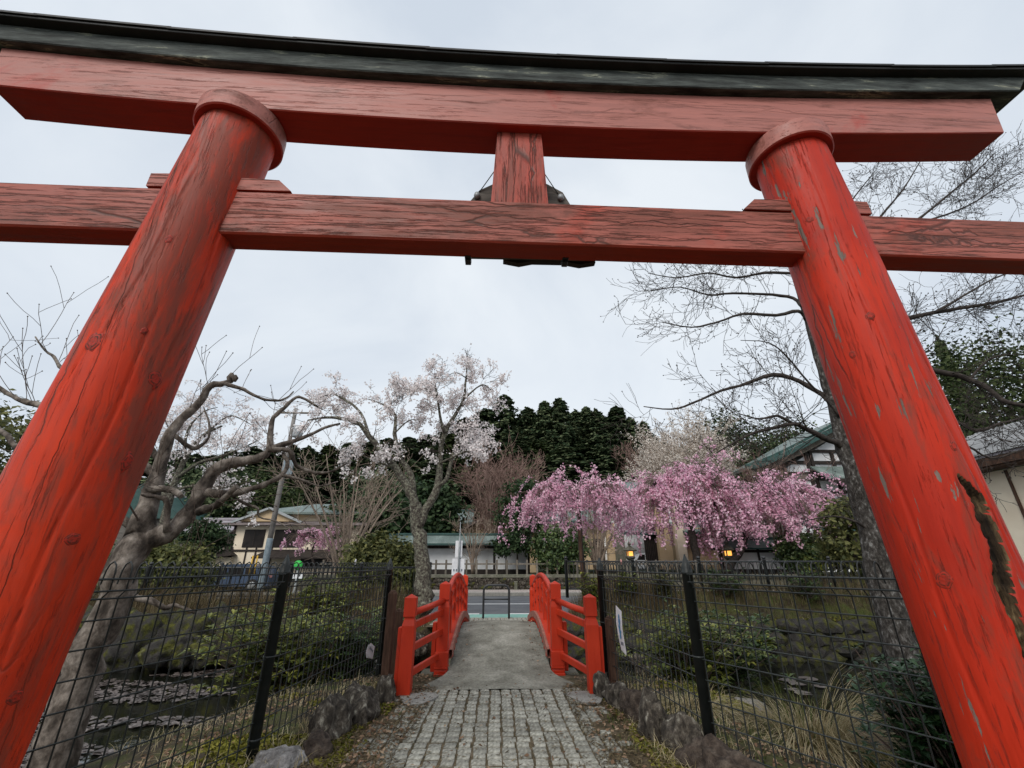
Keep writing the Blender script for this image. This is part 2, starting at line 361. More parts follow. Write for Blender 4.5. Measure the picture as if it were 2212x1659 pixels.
M['twig_red'] = mk('reddish_twig', [(.3, (.17, .105, .085)), (.7, (.30, .20, .17))], 3, .9, 0)
M['twig_pale'] = mk('pale_twig', [(.3, (.20, .15, .12)), (.7, (.34, .27, .21))], 3, .9, 0)
M['cedar'] = leafmat('cedar_foliage', [(.2, (.018, .034, .018)), (.5, (.05, .08, .038)), (.8, (.18, .21, .11))], .8, .12, .08)
M['cedar_olive'] = leafmat('cypress_foliage', [(.2, (.018, .03, .010)), (.5, (.045, .068, .022)), (.85, (.10, .12, .045))], .7, .15, .15)  # second evergreen foliage tint, more olive than the cedar green
M['pine'] = leafmat('pine_foliage', [(.2, (.014, .032, .014)), (.5, (.035, .068, .026)), (.85, (.08, .12, .05))], .6, .15, .2)
M['bush'] = leafmat('dark_bush_leaf', [(.2, (.018, .04, .013)), (.5, (.055, .10, .03)), (.85, (.15, .20, .065))], .45, .2, .4)
M['camellia'] = leafmat('camellia_leaf', [(.2, (.008, .022, .008)), (.55, (.020, .050, .018)), (.85, (.045, .09, .03))], .35, .08, .3)
M['rhodo'] = leafmat('rhododendron_leaf', [(.2, (.045, .07, .02)), (.5, (.14, .175, .04)), (.85, (.36, .36, .07))], .4, .25, .4)
M['olive'] = leafmat('olive_leaf', [(.2, (.03, .042, .012)), (.5, (.095, .105, .032)), (.85, (.24, .235, .08))], .55, .25, .25)
M['white_blossom'] = leafmat('white_blossom', [(.2, (.82, .74, .73)), (.5, (.92, .86, .85)), (.85, (.97, .94, .93))], .7, .42, .1, 1.)
M['cream_blossom'] = leafmat('cream_bud', [(.2, (.55, .48, .42)), (.5, (.74, .67, .60)), (.85, (.88, .83, .76))], .7, .4, .1, 1.)
M['pink_blossom'] = leafmat('pink_blossom', [(.2, (.70, .36, .50)), (.5, (.87, .54, .67)), (.85, (.95, .74, .82))], .7, .42, .1, 1.)
M['dry_grass'] = leafmat('dry_grass_blade', [(.2, (.30, .23, .11)), (.5, (.56, .46, .26)), (.85, (.78, .68, .46))], .6, .35, .2)
M['green_grass'] = leafmat('green_grass_blade', [(.2, (.03, .05, .012)), (.5, (.075, .10, .022)), (.85, (.17, .18, .05))], .6, .25, .2)
M['reed'] = leafmat('brown_reed', [(.2, (.05, .035, .02)), (.5, (.13, .095, .052)), (.85, (.29, .235, .14))], .7, .2, .1)
M['dead_leaf'] = leafmat('dead_leaf', [(.2, (.11, .065, .04)), (.5, (.24, .15, .095)), (.85, (.42, .31, .21))], .8, .15, .1)
M['lily'] = leafmat('withered_lily_pad', [(.2, (.035, .026, .022)), (.5, (.09, .070, .062)), (.85, (.22, .185, .17))], .4, .05, .4)
M['moss'] = leafmat('moss_tuft', [(.2, (.07, .072, .014)), (.5, (.16, .155, .028)), (.85, (.29, .265, .06))], .9, .1, .05)
def emis(name, c, s):
    m, t, b, _ = newmat(name); b.inputs['Base Color'].default_value = (*c, 1)
    b.inputs['Emission Color'].default_value = (*c, 1); b.inputs['Emission Strength'].default_value = s; return m
M['lamp'] = emis('lantern_glow', (1., .42, .08), 1.2)
def water():
    m, t, b, _ = newmat('pond_water'); v = ocoord(t)
    b.inputs['Base Color'].default_value = (.008, .009, .006, 1); b.inputs['Roughness'].default_value = .04
    b.inputs['Specular IOR Level'].default_value = .5; bump(t, b, ntex(t, v, 5, 3, .5), .01, .25); return m
M['water'] = water()
M['car_blue'] = mk('blue_car_paint', [(.3, (.045, .07, .12)), (.7, (.06, .09, .15))], 2, .25, 0, spec=.6)
M['car_white'] = mk('white_car_paint', [(.3, (.62, .66, .70)), (.7, (.70, .74, .78))], 2, .25, 0, spec=.6)
M['rubber'] = mk('tyre_rubber', [(.3, (.012, .012, .012)), (.7, (.025, .025, .025))], 9, .85, 0)

# ------------------------------------------------------------------ terrain
PX = .06
def gz(X, Y):
    X = np.asarray(X, float); Y = np.asarray(Y, float); ax = np.abs(X - PX)
    z = -.30 * sm((ax - 2.15) / 2.2) * (1 - sm((Y - 11.) / 1.2)) * sm((Y + 1) / 3.)
    yn = 7.75 - 2.3 * sm((ax - 1.5) / 3.)
    d = sm((Y - yn + .55) / 1.5) * (1 - sm((Y - 12.25) / .35)) * (1 - sm((ax - 15) / 3.))
    z = z * (1 - d) - 1.05 * d
    bankw = sm((ax - 1.7) / 1.2)
    z = z + bankw * np.where(X > 0, .72, .55) * sm((Y - 12.45) / 1.15) * (1 - sm((Y - 13.72) / .38))
    z = z + .85 * sm((Y - 26.45) / .1) * sm((X + 9) / 2.) * (1 - sm((Y - 27.5) / .1) * 0)
    n1 = np.sin(X * 3.1 + 1.3 * np.sin(Y * 2.3)) * np.cos(Y * 2.7 + X) * .025
    z = z + n1 * bankw * (1 - sm((Y - 13.6) / .4)) * sm((ax - 1.2) / .6)
    return z - .012 * sm((Y - 13.7) / .3) - .03 * (ax < 1.25) * (Y < 6.6)
def axis_(lo, hi, step, far, k=1.22):
    a = list(np.arange(lo, hi + 1e-6, step)); s = step
    while a[-1] < far: s *= k; a.append(a[-1] + s)
    s = step
    while a[0] > -far: s *= k; a.insert(0, a[0] - s)
    return np.array(a)
gx = axis_(-14, 14, .2, 700); gy = axis_(-2, 27.9, .15, 900); gy = gy[gy > -60]
XX, YY = np.meshgrid(gx, gy); ZZ = gz(XX, YY)
mb = MB(); nx = len(gx); ii, jj = np.meshgrid(np.arange(len(gy) - 1), np.arange(nx - 1), indexing='ij'); k0 = (ii * nx + jj).ravel()
mb.add(np.stack([XX, YY, ZZ], -1), np.stack([k0, k0 + 1, k0 + nx + 1, k0 + nx], 1), 0, True)
tag(mb.build('ground', M['ground']), kind='structure')
mb = MB(); mb.add([(-18, 4.2, -.72), (18.2, 4.2, -.72), (18.2, 12.7, -.72), (-18, 12.7, -.72)], [[0, 1, 2, 3]])
tag(mb.build('pond_water', M['water']), kind='structure')
# wooded hill behind
def hz(X, Y):
    return .6 + 15 * sm((Y - 36) / 62.) * (.55 + .45 * sm((X + 70) / 60.) * (1 - .75 * sm((X - 22) / 26.))) + 10 * sm((Y - 100) / 120)
hx = np.linspace(-190, 190, 70); hy = np.linspace(34, 260, 50); HX, HY = np.meshgrid(hx, hy); HZ = hz(HX, HY)
mb = MB(); ii, jj = np.meshgrid(np.arange(49), np.arange(69), indexing='ij'); k0 = (ii * 70 + jj).ravel()
mb.add(np.stack([HX, HY, HZ], -1), np.stack([k0, k0 + 1, k0 + 71, k0 + 70], 1), 0, True)
tag(mb.build('hill', M['hill']), kind='structure')

# road
def sheet(name, x0, x1, y0, y1, z, mat):
    b = MB(); b.add([(x0, y0, z), (x1, y0, z), (x1, y1, z), (x0, y1, z)], [[0, 1, 2, 3]]); return b.build(name, mat)
tag(sheet('road', -160, 160, 14.12, 23.1, .004, M['asphalt']), kind='structure')
tag(sheet('green_lane_strip', -160, 160, 14.16, 15.12, .008, M['green_line']), kind='structure')
tag(sheet('centre_line', -160, 160, 18.7, 18.92, .008, M['white_line']), kind='structure')
for x0, x1 in ((-14, -9.5), (-6.2, -.52), (.42, 6.5), (9.5, 15)):
    tag(sheet('lane_edge_line', x0, x1, 15.13, 15.33, .009, M['white_line']), kind='structure')
mb = MB(); mb.box((0, 25.0, .04), (300, 3.0, .14)); sw = tag(mb.build('sidewalk', M['concrete']), kind='structure')
mb = MB(); mb.box((0, 0, 0), (.585, .66, .03), .006); slab0 = None
for r in range(4):
    for i in range(-9, 10):
        if slab0 is None: slab0 = mb.build('paving_slab', M['slab'], sw); o = slab0
        else: o = bpy.data.objects.new('paving_slab', slab0.data); col.objects.link(o); o.parent = sw
        o.location = (i * .6 + (r % 2) * .3 + .1, 23.87 + r * .68, .12)
mb = MB(); mb.box((0, 23.4, .07), (300, .16, .17), .015); tag(mb.build('kerb', M['concrete']), kind='structure')

# ------------------------------------------------------------------ path of cobbles
rng = np.random.default_rng(7); random.seed(7)
mb = MB(); mb.add([(-1.7, -1, .001), (1.75, -1, .001), (1.45, 7.2, .001), (-1.3, 7.2, .001)], [[0, 1, 2, 3]])
path = tag(mb.build('path', M['joint']), kind='structure')
def cobble_mesh(k):
    b = MB(); r = np.random.default_rng(k); n = 5
    g = np.linspace(-1, 1, n); X, Y = np.meshgrid(g, g)
    e = np.maximum(np.abs(X), np.abs(Y)); rr = np.sqrt(X * X + Y * Y)
    Z = .017 - .007 * (e > .9) - .003 * np.clip(rr - 1.0, 0, 1) + r.normal(0, .0016, X.shape)
    sx = .5 * .107; sy = .5 * .102
    PX_ = X * sx * (1 + r.normal(0, .02, X.shape)); PY_ = Y * sy * (1 + r.normal(0, .025, X.shape))
    top = np.stack([PX_, PY_, Z], -1).reshape(-1, 3)
    F = [[i * n + j, i * n + j + 1, (i + 1) * n + j + 1, (i + 1) * n + j] for i in range(n - 1) for j in range(n - 1)]
    ring = [j for j in range(n)] + [i * n + n - 1 for i in range(1, n)] + [n * n - 1 - j for j in range(1, n)] + [(n - 1 - i) * n for i in range(1, n - 1)]
    low = top[ring] * np.array([1.06, 1.06, 0]) + np.array([0, 0, -.03])
    V = np.concatenate([top, low]); L = len(ring)
    F += [[ring[(i + 1) % L], ring[i], n * n + i, n * n + (i + 1) % L] for i in range(L)]
    b.add(V, F, 0, False); return b
cvar = []
cells = []
y = 6.40; row = 0
while y > 2.6:
    sh = random.uniform(-.02, .02)
    wl = -1.04 - .06 * sin(row * .7) - .25 * max(0, (5.3 - y)) * .5; wr = 1.17 + .05 * cos(row * .9)
    nX = int((wr - wl) / .126)
    for i in range(nX + 1):
        x = round(wl / .126) * .126 + i * .126 + sh * .2 + .004 * sin(y * 3 + i)
        edge = min(i, nX - i)
        if edge == 0 and random.random() < .45: continue
        if edge == 1 and random.random() < .12: continue
        cells.append((x + random.gauss(0, .004), y + random.gauss(0, .004), random.gauss(0, .05), random.uniform(.9, 1.08), random.uniform(.92, 1.08), random.gauss(0, .0025)))
    y -= .124 + random.uniform(-.003, .004); row += 1
proto = []
for k in range(8):
    b = cobble_mesh(k); me_o = b.build('cobble', M['cobble'], path); proto.append(me_o)
vis = cells[:300]; rest = cells[300:]
for n_, (x, y, a, sx, sy, dz) in enumerate(vis):
    if n_ < 8: o = proto[n_]
    else: o = bpy.data.objects.new('cobble', proto[random.randrange(8)].data); col.objects.link(o); o.parent = path
    o.location = (x, y, dz); o.rotation_euler.z = a; o.scale = (sx, sy, 1)
far_cells = []
for r_ in range(13):
    for i in range(-14, 15): far_cells.append((PX + i * .121 + rng.normal(0, .004), 12.72 + r_ * .118, rng.normal(0, .05), 1, 1, rng.normal(0, .002)))
mb = MB()
protoV = [np.array([v.co[:] for v in p.data.vertices]) for p in proto]; protoF = [[list(f.vertices) for f in p.data.polygons] for p in proto]
for (x, y, a, sx, sy, dz) in rest + far_cells:
    k = random.randrange(8); V = protoV[k] * np.array([sx, sy, 1]); c_, s_ = cos(a), sin(a)
    V = np.stack([V[:, 0] * c_ - V[:, 1] * s_ + x, V[:, 0] * s_ + V[:, 1] * c_ + y, V[:, 2] + dz], 1)
    mb.add(V, protoF[k])
o = mb.build('cobble_paving', M['cobble'], path); o['kind'] = 'stuff'
tag(sheet('landing', -1.75, 1.9, 12.3, 14.1, .002, M['joint']), kind='structure')
# worn concrete patches at the feet of the outer posts
for x, s in ((-.88, -1), (1.06, 1)):
    b = MB(); P = []
    for a in np.linspace(0, 2 * pi, 18, endpoint=False):
        P.append((x + .2 * cos(a) * (1 + .2 * sin(3 * a)), 6.02 + .26 * sin(a) * (1 + .15 * cos(2 * a + s)), .004))
    b.prism(P, (0, 0, .024)); tag(b.build('concrete_footing', M['concrete']), kind='structure')

# ------------------------------------------------------------------ torii
TC = (.1, 2.5, 0.)
tor = thing('torii_gate', TC, 'large weathered vermilion wooden torii gate with black curved top lintel spanning the path', 'torii', rz=radians(1.04))
tor['_o'] = (0., 0., 0.)       # parts are built in the gate's own frame
def sori(x): return .0105 * x * x
def pilx(side, z): return 2.525 - .062 * z if side > 0 else -2.58 + .104 * z
def pillar(side, mat):
    b = MB(); ns, nz = 168, 320; zt = 4.52
    zs = np.linspace(-.15, zt, nz); th = np.linspace(0, 2 * pi, ns, endpoint=False)
    TH, Z = np.meshgrid(th, zs); R = .28 - .007 * Z
    R = R + .004 * np.sin(3 * TH + Z * .7 + side) + .002 * np.sin(7 * TH - Z * 1.3)
    D = np.zeros_like(R); MI = np.zeros_like(R, int)
    knots = {-1: [(-92, 2.57, .05), (-50, 2.68, .022), (-18, 2.43, .05), (-8, 1.96, .045), (-27, 1.56, .035), (-15, .90, .035), (-70, 3.3, .03)],
             1: [(-118, 2.89, .03), (-152, 2.67, .026), (-149, 1.37, .045), (-88, 2.05, .03), (-140, 3.72, .03)]}[side]
    for a, z0, kr in knots:
        dth = (TH - radians(a) + pi) % (2 * pi) - pi
        q = np.sqrt((dth * .27) ** 2 + ((Z - z0) * .85) ** 2) / kr
        D += 0 * q
    # long open splits
    r_ = np.random.default_rng(5 + side)
    for k in range(7):
        a0 = r_.uniform(-175, -5); z0 = r_.uniform(.5, 2.6); z1 = z0 + r_.uniform(.8, 1.9)
        path_a = radians(a0) + .10 * np.sin(Z * 1.1 + k) + .05 * np.sin(Z * 4.7 + 2 * k)
        dth = (TH - path_a + pi) % (2 * pi) - pi
        D -= .010 * np.exp(-(dth * .27 / .0075) ** 2) * sm((Z - z0) / .3) * (1 - sm((Z - z1) / .3))
    if side == 1:    # rotted hollow
        ca = np.radians(np.interp(Z, [.7, 1.0, 1.3, 1.55, 1.75, 1.9], [-104, -108, -104, -88, -88, -99]))
        hw = np.interp(Z, [.6, .8, 1.0, 1.2, 1.3, 1.5, 1.75, 1.86, 1.9], [0, 1.6, 3.6, 5, 6.5, 9.5, 9.5, 3.5, 0]) 
        jl = np.array([mnoise.fractal(Vector((z_ * 7., 1.7, 0)), .7, 2., 5) for z_ in zs])[:, None]; jr = np.array([mnoise.fractal(Vector((z_ * 7., 9.1, 4.)), .7, 2., 5) for z_ in zs])[:, None]
        hw = hw * (1 + .55 * np.where(((TH - ca + pi) % (2 * pi) - pi) > 0, jl, jr))
        dth = np.degrees((TH - ca + pi) % (2 * pi) - pi)
        ins = np.abs(dth) < hw
        dep = sm((hw - np.abs(dth)) / 2.) * (.036 + .012 * np.sin(TH * 62 + 3 * np.sin(Z * 3)) + .012 * jl + .01 * np.sin(TH * 27 + 4 * jr))
        D -= np.where(ins, dep + .006, 0); MI = np.where(ins, 1, MI)
    R = R + D
    X = pilx(side, Z) + R * np.cos(TH); Y = R * np.sin(TH)
    ii, jj = np.meshgrid(np.arange(nz - 1), np.arange(ns), indexing='ij'); j2 = (jj + 1) % ns
    F = np.stack([ii * ns + jj, ii * ns + j2, (ii + 1) * ns + j2, (ii + 1) * ns + jj], -1).reshape(-1, 4)
    b.add(np.stack([X, Y, Z], -1), F, MI[:-1].ravel(), True)
    o = b.build('pillar', [mat, M['rot'], M['knot']], tor)
    for a, z0, kr in knots:      # each knot a small ringed boss lying on the trunk
        kb = MB(); V = []; nr_, na_ = 7, 22
        for i_ in range(nr_ + 1):
            q = i_ / nr_
            for j_ in range(na_):
                t_ = 2 * pi * j_ / na_; rr_ = kr * q * (1 + .13 * sin(2 * t_ + z0 * 9) + .07 * sin(5 * t_ + a))
                th_ = radians(a) + rr_ * cos(t_) / .27; zz = z0 + rr_ * sin(t_) * 1.15
                rad = .28 - .007 * zz + .004 * sin(3 * th_ + zz * .7 + side) + .002 * sin(7 * th_ - zz * 1.3) + .0026 + .0012 * cos(q * 5 * pi) * (1 - q * .6) - .006 * max(0, q - .6) / .4
                V.append((pilx(side, zz) + rad * cos(th_), rad * sin(th_), zz))
        F_ = [[i_ * na_ + j_, i_ * na_ + (j_ + 1) % na_, (i_ + 1) * na_ + (j_ + 1) % na_, (i_ + 1) * na_ + j_] for i_ in range(nr_) for j_ in range(na_)]
        kb.add(V, [f[::-1] for f in F_], [1 if (i_ in (3, 5) and (j_ * 7 + int(z0 * 50)) % 5) else 0 for i_ in range(nr_) for j_ in range(na_)], True); kb.build('knot', [M['knot'], M['crack']], o)
    b = MB(); xt = pilx(side, 4.5)
    b.lathe((xt, 0, 0), [(.2, 4.452), (.290, 4.452), (.30, 4.462), (.30, 4.60), (.292, 4.613), (.2, 4.613)], 72, smooth=False)
    b.build('collar', M['shimaki'], o)
    return o
pillar(-1, M['pillar']); pillar(1, M['pillar2'])
def curved(b, x0b, x1b, x0t, x1t, yf, yb, zb, zt, n=48, m=0, bev=.008, rise=1.):
    "beam following the sori curve; bottom length x0b..x1b, top length x0t..x1t"
    V = []; prof = [(yf + bev, zb, 0), (yf, zb + bev, 0), (yf, zt - bev, 1), (yf + bev, zt, 1), (yb - bev, zt, 1), (yb, zt - bev, 1), (yb, zb + bev, 0), (yb - bev, zb, 0)]
    for i in range(n + 1):
        t = i / n
        for y, z, top in prof:
            x = (x0t + (x1t - x0t) * t) if top else (x0b + (x1b - x0b) * t)
            V.append((x, y, z + rise * sori(x)))
    F = [[i * 8 + j, (i + 1) * 8 + j, (i + 1) * 8 + (j + 1) % 8, i * 8 + (j + 1) % 8] for i in range(n) for j in range(8)]
    k = b.n; b.add(V, F, m)
    b.F.append((np.array([[k + j for j in range(8)]]), m, False)); b.F.append((np.array([[k + n * 8 + 7 - j for j in range(8)]]), m, False))
b = MB(); curved(b, -3.92, 4.06, -4.0, 4.12, -.143, .143, 4.582, 5.0); b.build('lower_lintel', M['shimaki'], tor)
b = MB(); curved(b, -4.33, 4.33, -4.46, 4.46, -.207, .207, 5.002, 5.178); b.build('top_lintel', M['kasagi'], tor)
b = MB(); curved(b, -4.6, 4.6, -4.62, 4.62, -.272, .272, 5.18, 5.205, bev=.004); b.build('roof_board', M['copper_dark'], tor)
rs = random.Random(3); xs_ = [-4.64]
while xs_[-1] < 4.6: xs_.append(min(4.64, xs_[-1] + rs.uniform(.85, 1.15)))
for i in range(len(xs_) - 1):      # overlapping copper sheets, each slightly proud of the next
    b = MB(); x0, x1 = xs_[i], xs_[i + 1] + .03; lift = .006 * (i % 2) + rs.uniform(0, .004)
    V = []; n = 6
    for k in range(n + 1):
        x = x0 + (x1 - x0) * k / n; s_ = sori(x) + lift
        V += [(x, -.285, 5.196 + s_), (x, -.285, 5.216 + s_), (x, 0, 5.30 + s_), (x, .285, 5.216 + s_), (x, .285, 5.196 + s_), (x, 0, 5.27 + s_)]
    F = [[k * 6 + j, (k + 1) * 6 + j, (k + 1) * 6 + (j + 1) % 6, k * 6 + (j + 1) % 6] for k in range(n) for j in range(6)]
    b.add(V, F); kk = n * 6
    b.F.append((np.array([[0, 1, 2, 5], [5, 2, 3, 4], [kk + 1, kk, kk + 5, kk + 2], [kk + 2, kk + 5, kk + 4, kk + 3]]), 0, False))
    b.build('roof_sheet', M['copper_dark'], tor)
b = MB(); b.box((0, 0, 3.675), (8.4, .18, .372), .012); b.build('tie_beam', M['nuki'], tor)
for sx in (-1, 1):                  # wedges driven in on both sides of each pillar
    px = pilx(sx, 3.9)
    for dx in (-1, 1):
        inner = (dx * sx < 0)
        L = .50 if inner else .38
        x0 = px + dx * .16; x1 = px + dx * L
        b = MB(); z0 = 3.862
        if inner: poly = [(x0, -.1, z0), (x1 + dx * .10, -.1, z0), (x1, -.1, z0 + .098), (x0, -.1, z0 + .11)]
        else: poly = [(x0, -.1, z0), (x1, -.1, z0), (x1, -.1, z0 + .115), (x0, -.1, z0 + .125)]
        b.prism(poly, (0, .2, 0)); b.build('wedge', M['nuki'], tor)
b = MB(); zb, zt = 3.861, 4.60; dxs = .035
b.hexa([(dxs - .21, -.075, zb), (dxs + .205, -.075, zb), (dxs + .205, .075, zb), (dxs - .21, .075, zb),
        (dxs - .172, -.07, zt), (dxs + .172, -.07, zt), (dxs + .172, .07, zt), (dxs - .172, .07, zt)])
b.build('strut', M['strut'], tor)
# name plaque hung on the far side of the strut (its back is seen)
plq = thing('shrine_plaque', (.14, 2.5, 3.57), 'old grey wooden shrine plaque hung behind the torii strut', 'plaque')
def W(p): return (p[0] + .14, p[1] + 2.5, p[2])
b = MB(); P = [(-.30, 3.56), (.52, 3.56), (.47, 3.98), (.37, 4.20), (.24, 4.285), (-.19, 4.285), (-.33, 4.20), (-.47, 3.98), (-.42, 3.56)]
b.prism([W((x * .95, .145, z)) for x, z in P], (0, .04, 0)); b.build('board', M['plaque'], plq)
b = MB(); P = [(-.12, 3.56), (0, 3.535), (.1, 3.56), (.34, 3.56), (.46, 3.535), (.58, 3.56), (.56, 3.62), (-.12, 3.62)]
b.prism([W((x, .19, z)) for x, z in P], (0, .05, 0)); b.build('carved_frame', M['timber'], plq)
for x in (-.375, .33):
    b = MB(); b.box(W((x, .115, 3.515)), (.042, .06, .09), .004); b.box(W((x, .10, 3.50)), (.045, .09, .03), .003); b.build('bracket', M['iron'], plq)
for s in (-1, 1):
    b = MB(); b.tube([W((s * .20, .08, 4.33)), W((s * .29, .13, 4.21)), W((s * .33, .15, 4.16))], .004, 5); b.build('hanging_wire', M['iron'], plq)
    b = MB(); b.lathe(W((s * .33, .13, 4.13)), [(.005, -.03), (.022, -.02), (.026, 0), (.02, .02), (.006, .03)], 10); b.build('eye_bolt', M['metal_grey'], plq)

# ------------------------------------------------------------------ arched bridge
def deckz(Y):
    s = np.clip((Y - 9.55) / 3.15, -1, 1); return .38 * (1 - s * s) ** 2 + .006
br = thing('arched_bridge', (PX, 9.55, 0), 'small arched footbridge with bright vermilion railings and asphalt deck over the pond', 'bridge')
b = MB(); V = []; n = 48
Ys = np.linspace(6.4, 12.72, n)
for y in Ys:
    hw = .72 + .42 * sm((7.25 - y) / .9) + .42 * sm((y - 11.85) / .9)
    z = float(deckz(y))
    V += [(PX - hw, y, z - .02), (PX - hw * .5, y, z + .012), (PX, y, z + .018), (PX + hw * .5, y, z + .012), (PX + hw, y, z - .02), (PX + hw, y, z - .3), (PX - hw, y, z - .3)]
F = [[i * 7 + j, i * 7 + (j + 1) % 7, (i + 1) * 7 + (j + 1) % 7, (i + 1) * 7 + j] for i in range(n - 1) for j in range(7)]
b.add(V, F, 0, False)
b.build('deck', M['deck'], br)
for y0, y1 in ((7.35, 7.75), (11.45, 11.85)):
    b = MB(); b.box((PX, (y0 + y1) / 2, -.5), (2.3, y1 - y0, .98), .02); b.build('abutment', M['concrete_mossy'], br)
def newel(x, y, z0, h, wd=.155):
    b = MB(); t = h - .04
    q = wd / 2; g = q * .74; c2 = q * .92
    lv = [(q, z0 - .12), (q, z0 + h - .35), (q * .8, z0 + h - .285), (g, z0 + h - .28), (g, z0 + h - .258), (c2, z0 + h - .25), (c2, z0 + t), (.004, z0 + h)]
    V = []
    for r, z in lv: V += [(x - r, y - r, z), (x + r, y - r, z), (x + r, y + r, z), (x - r, y + r, z)]
    F = [[i * 4 + j, i * 4 + (j + 1) % 4, (i + 1) * 4 + (j + 1) % 4, (i + 1) * 4 + j] for i in range(len(lv) - 1) for j in range(4)]
    b.add(V, F); return b.build('newel_post', M['bridge_red'], br)
for s in (-1, 1):
    xo = PX + s * 1.135; xm = PX + s * .835
    ends = [(6.2, 7.35, 1), (12.85, 11.78, -1)]
    for yo, ym, dr in ends:
        zf = 0 if dr > 0 else .02
        newel(xo, yo, zf, 1.09); newel(xm, ym, .12, 1.08, .165)
        b = MB(); b.box((xo + s * .105, yo + .03 * dr, .36), (.045, .13, .72), .006); b.build('buttress', M['bridge_red'], br)
        b = MB(); b.box((xm + s * .12, ym + .02 * dr, .34), (.06, .15, .62), .006); b.build('buttress', M['bridge_red'], br)
        # scroll foot under the main post
        b = MB(); b.box((xm - s * .01, ym - dr * .075, .2), (.185, .2, .18), .006); b.box((xm - s * .01, ym - dr * .075, .095), (.19, .2, .03), .006)
        b.lathe((xm - s * .01 - .0925, ym - dr * .1, .05), [(.055, 0), (.06, .01), (.06, .175), (.055, .185)], 16, ax=np.array([[0, 0, 1], [0, 1, 0], [1, 0, 0]]) if s < 0 else np.array([[0, 0, 1], [0, 1, 0], [1, 0, 0]]))
        b.box((xm - s * .01, ym - dr * .08, 0), (.19, .22, .06), .008)
        b.build('scroll_foot', M['bridge_red'], br)
        a0 = np.array([xo, yo, 0.]); a1 = np.array([xm, ym, 0.])
        b = MB(); b.tube([a0 + (0, 0, .865), (a0 + a1) / 2 + (0, 0, .895), a1 + (0, 0, .94)], .04, 14); b.build('handrail', M['bridge_red'], br)
        for h0, h1 in ((.72, .79), (.475, .535), (.205, .245)):
            b = MB(); b.beam(a0 + (0, 0, h0), a1 + (0, 0, h1), .045, .082, .006); b.build('rail', M['bridge_red'], br)
    # arched part
    Yr = np.linspace(7.35, 11.78, 30); arch = deckz(Yr) - float(deckz(7.35))
    def curved_rail(x, w_, h_, zoff, mat, name, k=1.):
        b = MB(); V = []
        for y, a in zip(Yr, arch):
            zc = zoff + a * k; V += [(x - w_ / 2, y, zc - h_ / 2), (x + w_ / 2, y, zc - h_ / 2), (x + w_ / 2, y, zc + h_ / 2), (x - w_ / 2, y, zc + h_ / 2)]
        F = [[i * 4 + j, i * 4 + (j + 1) % 4, (i + 1) * 4 + (j + 1) % 4, (i + 1) * 4 + j] for i in range(len(Yr) - 1) for j in range(4)]
        b.add(V, F); return b.build(name, mat, br)
    b = MB(); b.tube(np.stack([np.full(30, xm), Yr, .96 + arch * 1.0], 1), .042, 14); b.build('handrail', M['bridge_red'], br)
    curved_rail(xm, .045, .075, .77, M['bridge_red'], 'rail'); curved_rail(xm, .045, .075, .54, M['bridge_red'], 'rail')
    curved_rail(xm - s * .02, .17, .05, .265, M['bridge_red'], 'sill')
    curved_rail(xm - s * .125, .04, .11, .238, M['bridge_fade'], 'fascia')
    curved_rail(xm + s * .09, .04, .26, .16, M['bridge_red'], 'side_beam')
    for i in range(1, 6):
        y = 7.35 + (11.78 - 7.35) * i / 6; a = float(deckz(y) - deckz(7.35))
        b = MB(); b.box((xm, y, .585 + a), (.10, .10, .62), .008); b.box((xm, y, .905 + a), (.06, .06, .06), .01); b.box((xm, y, .87 + a), (.115, .085, .035), .01)
        b.build('baluster', M['bridge_red'], br)
    for i in range(1, 16):
        y = 7.35 + (11.78 - 7.35) * i / 16; a = float(deckz(y) - deckz(7.35))
        b = MB(); b.box((xm - s * .11, y, .15 + a), (.06, .07, .08), .004); b.build('spacer_block', M['bridge_red'], br)

# U-shaped barrier
ub = thing('bicycle_barrier', (PX - .06, 13.95, 0), 'black tubular U-shaped barrier standing at the far end of the bridge', 'barrier')
b = MB(); P = []; hw = .365; hh = .865; rr = .15
P += [(-hw, 0)] + [(-hw, z) for z in (.2, .45, .65)] + [(-hw + rr - rr * cos(t), hh - rr + rr * sin(t)) for t in np.linspace(0, pi / 2, 8)]
P += [(hw - rr + rr * sin(t), hh - rr + rr * cos(t)) for t in np.linspace(0, pi / 2, 8)] + [(hw, z) for z in (.65, .45, .2, 0)]
b.tube([(x, 13.95, z) for x, z in P], .03, 14); b.build('hoop', M['black_paint'], ub)
b = MB(); b.tube([(-hw, 13.95, .50), (hw, 13.95, .50)], .019, 10); b.build('crossbar', M['black_paint'], ub)

# brown timber posts beside the outer newels
for (x, y, h, lab) in ((-1.43, 6.75, 1.08, 'weathered brown timber post beside the left vermilion railing post'), (1.50, 6.5, .78, 'short brown timber post between the right railing post and the mesh fence'), (-1.40, 7.15, .82, 'low brown timber post behind the taller timber post at the bridge')):
    b = MB(); b.box((x, y, h / 2 - .06), (.105, .105, h + .12), .01)
    b.lathe((x, y, 0), [(.05, h - .005), (.035, h + .02), (.01, h + .03)], 8)
    tag(b.build('timber_post', M['brown_timber'], origin=(x, y, 0)), lab, 'post')

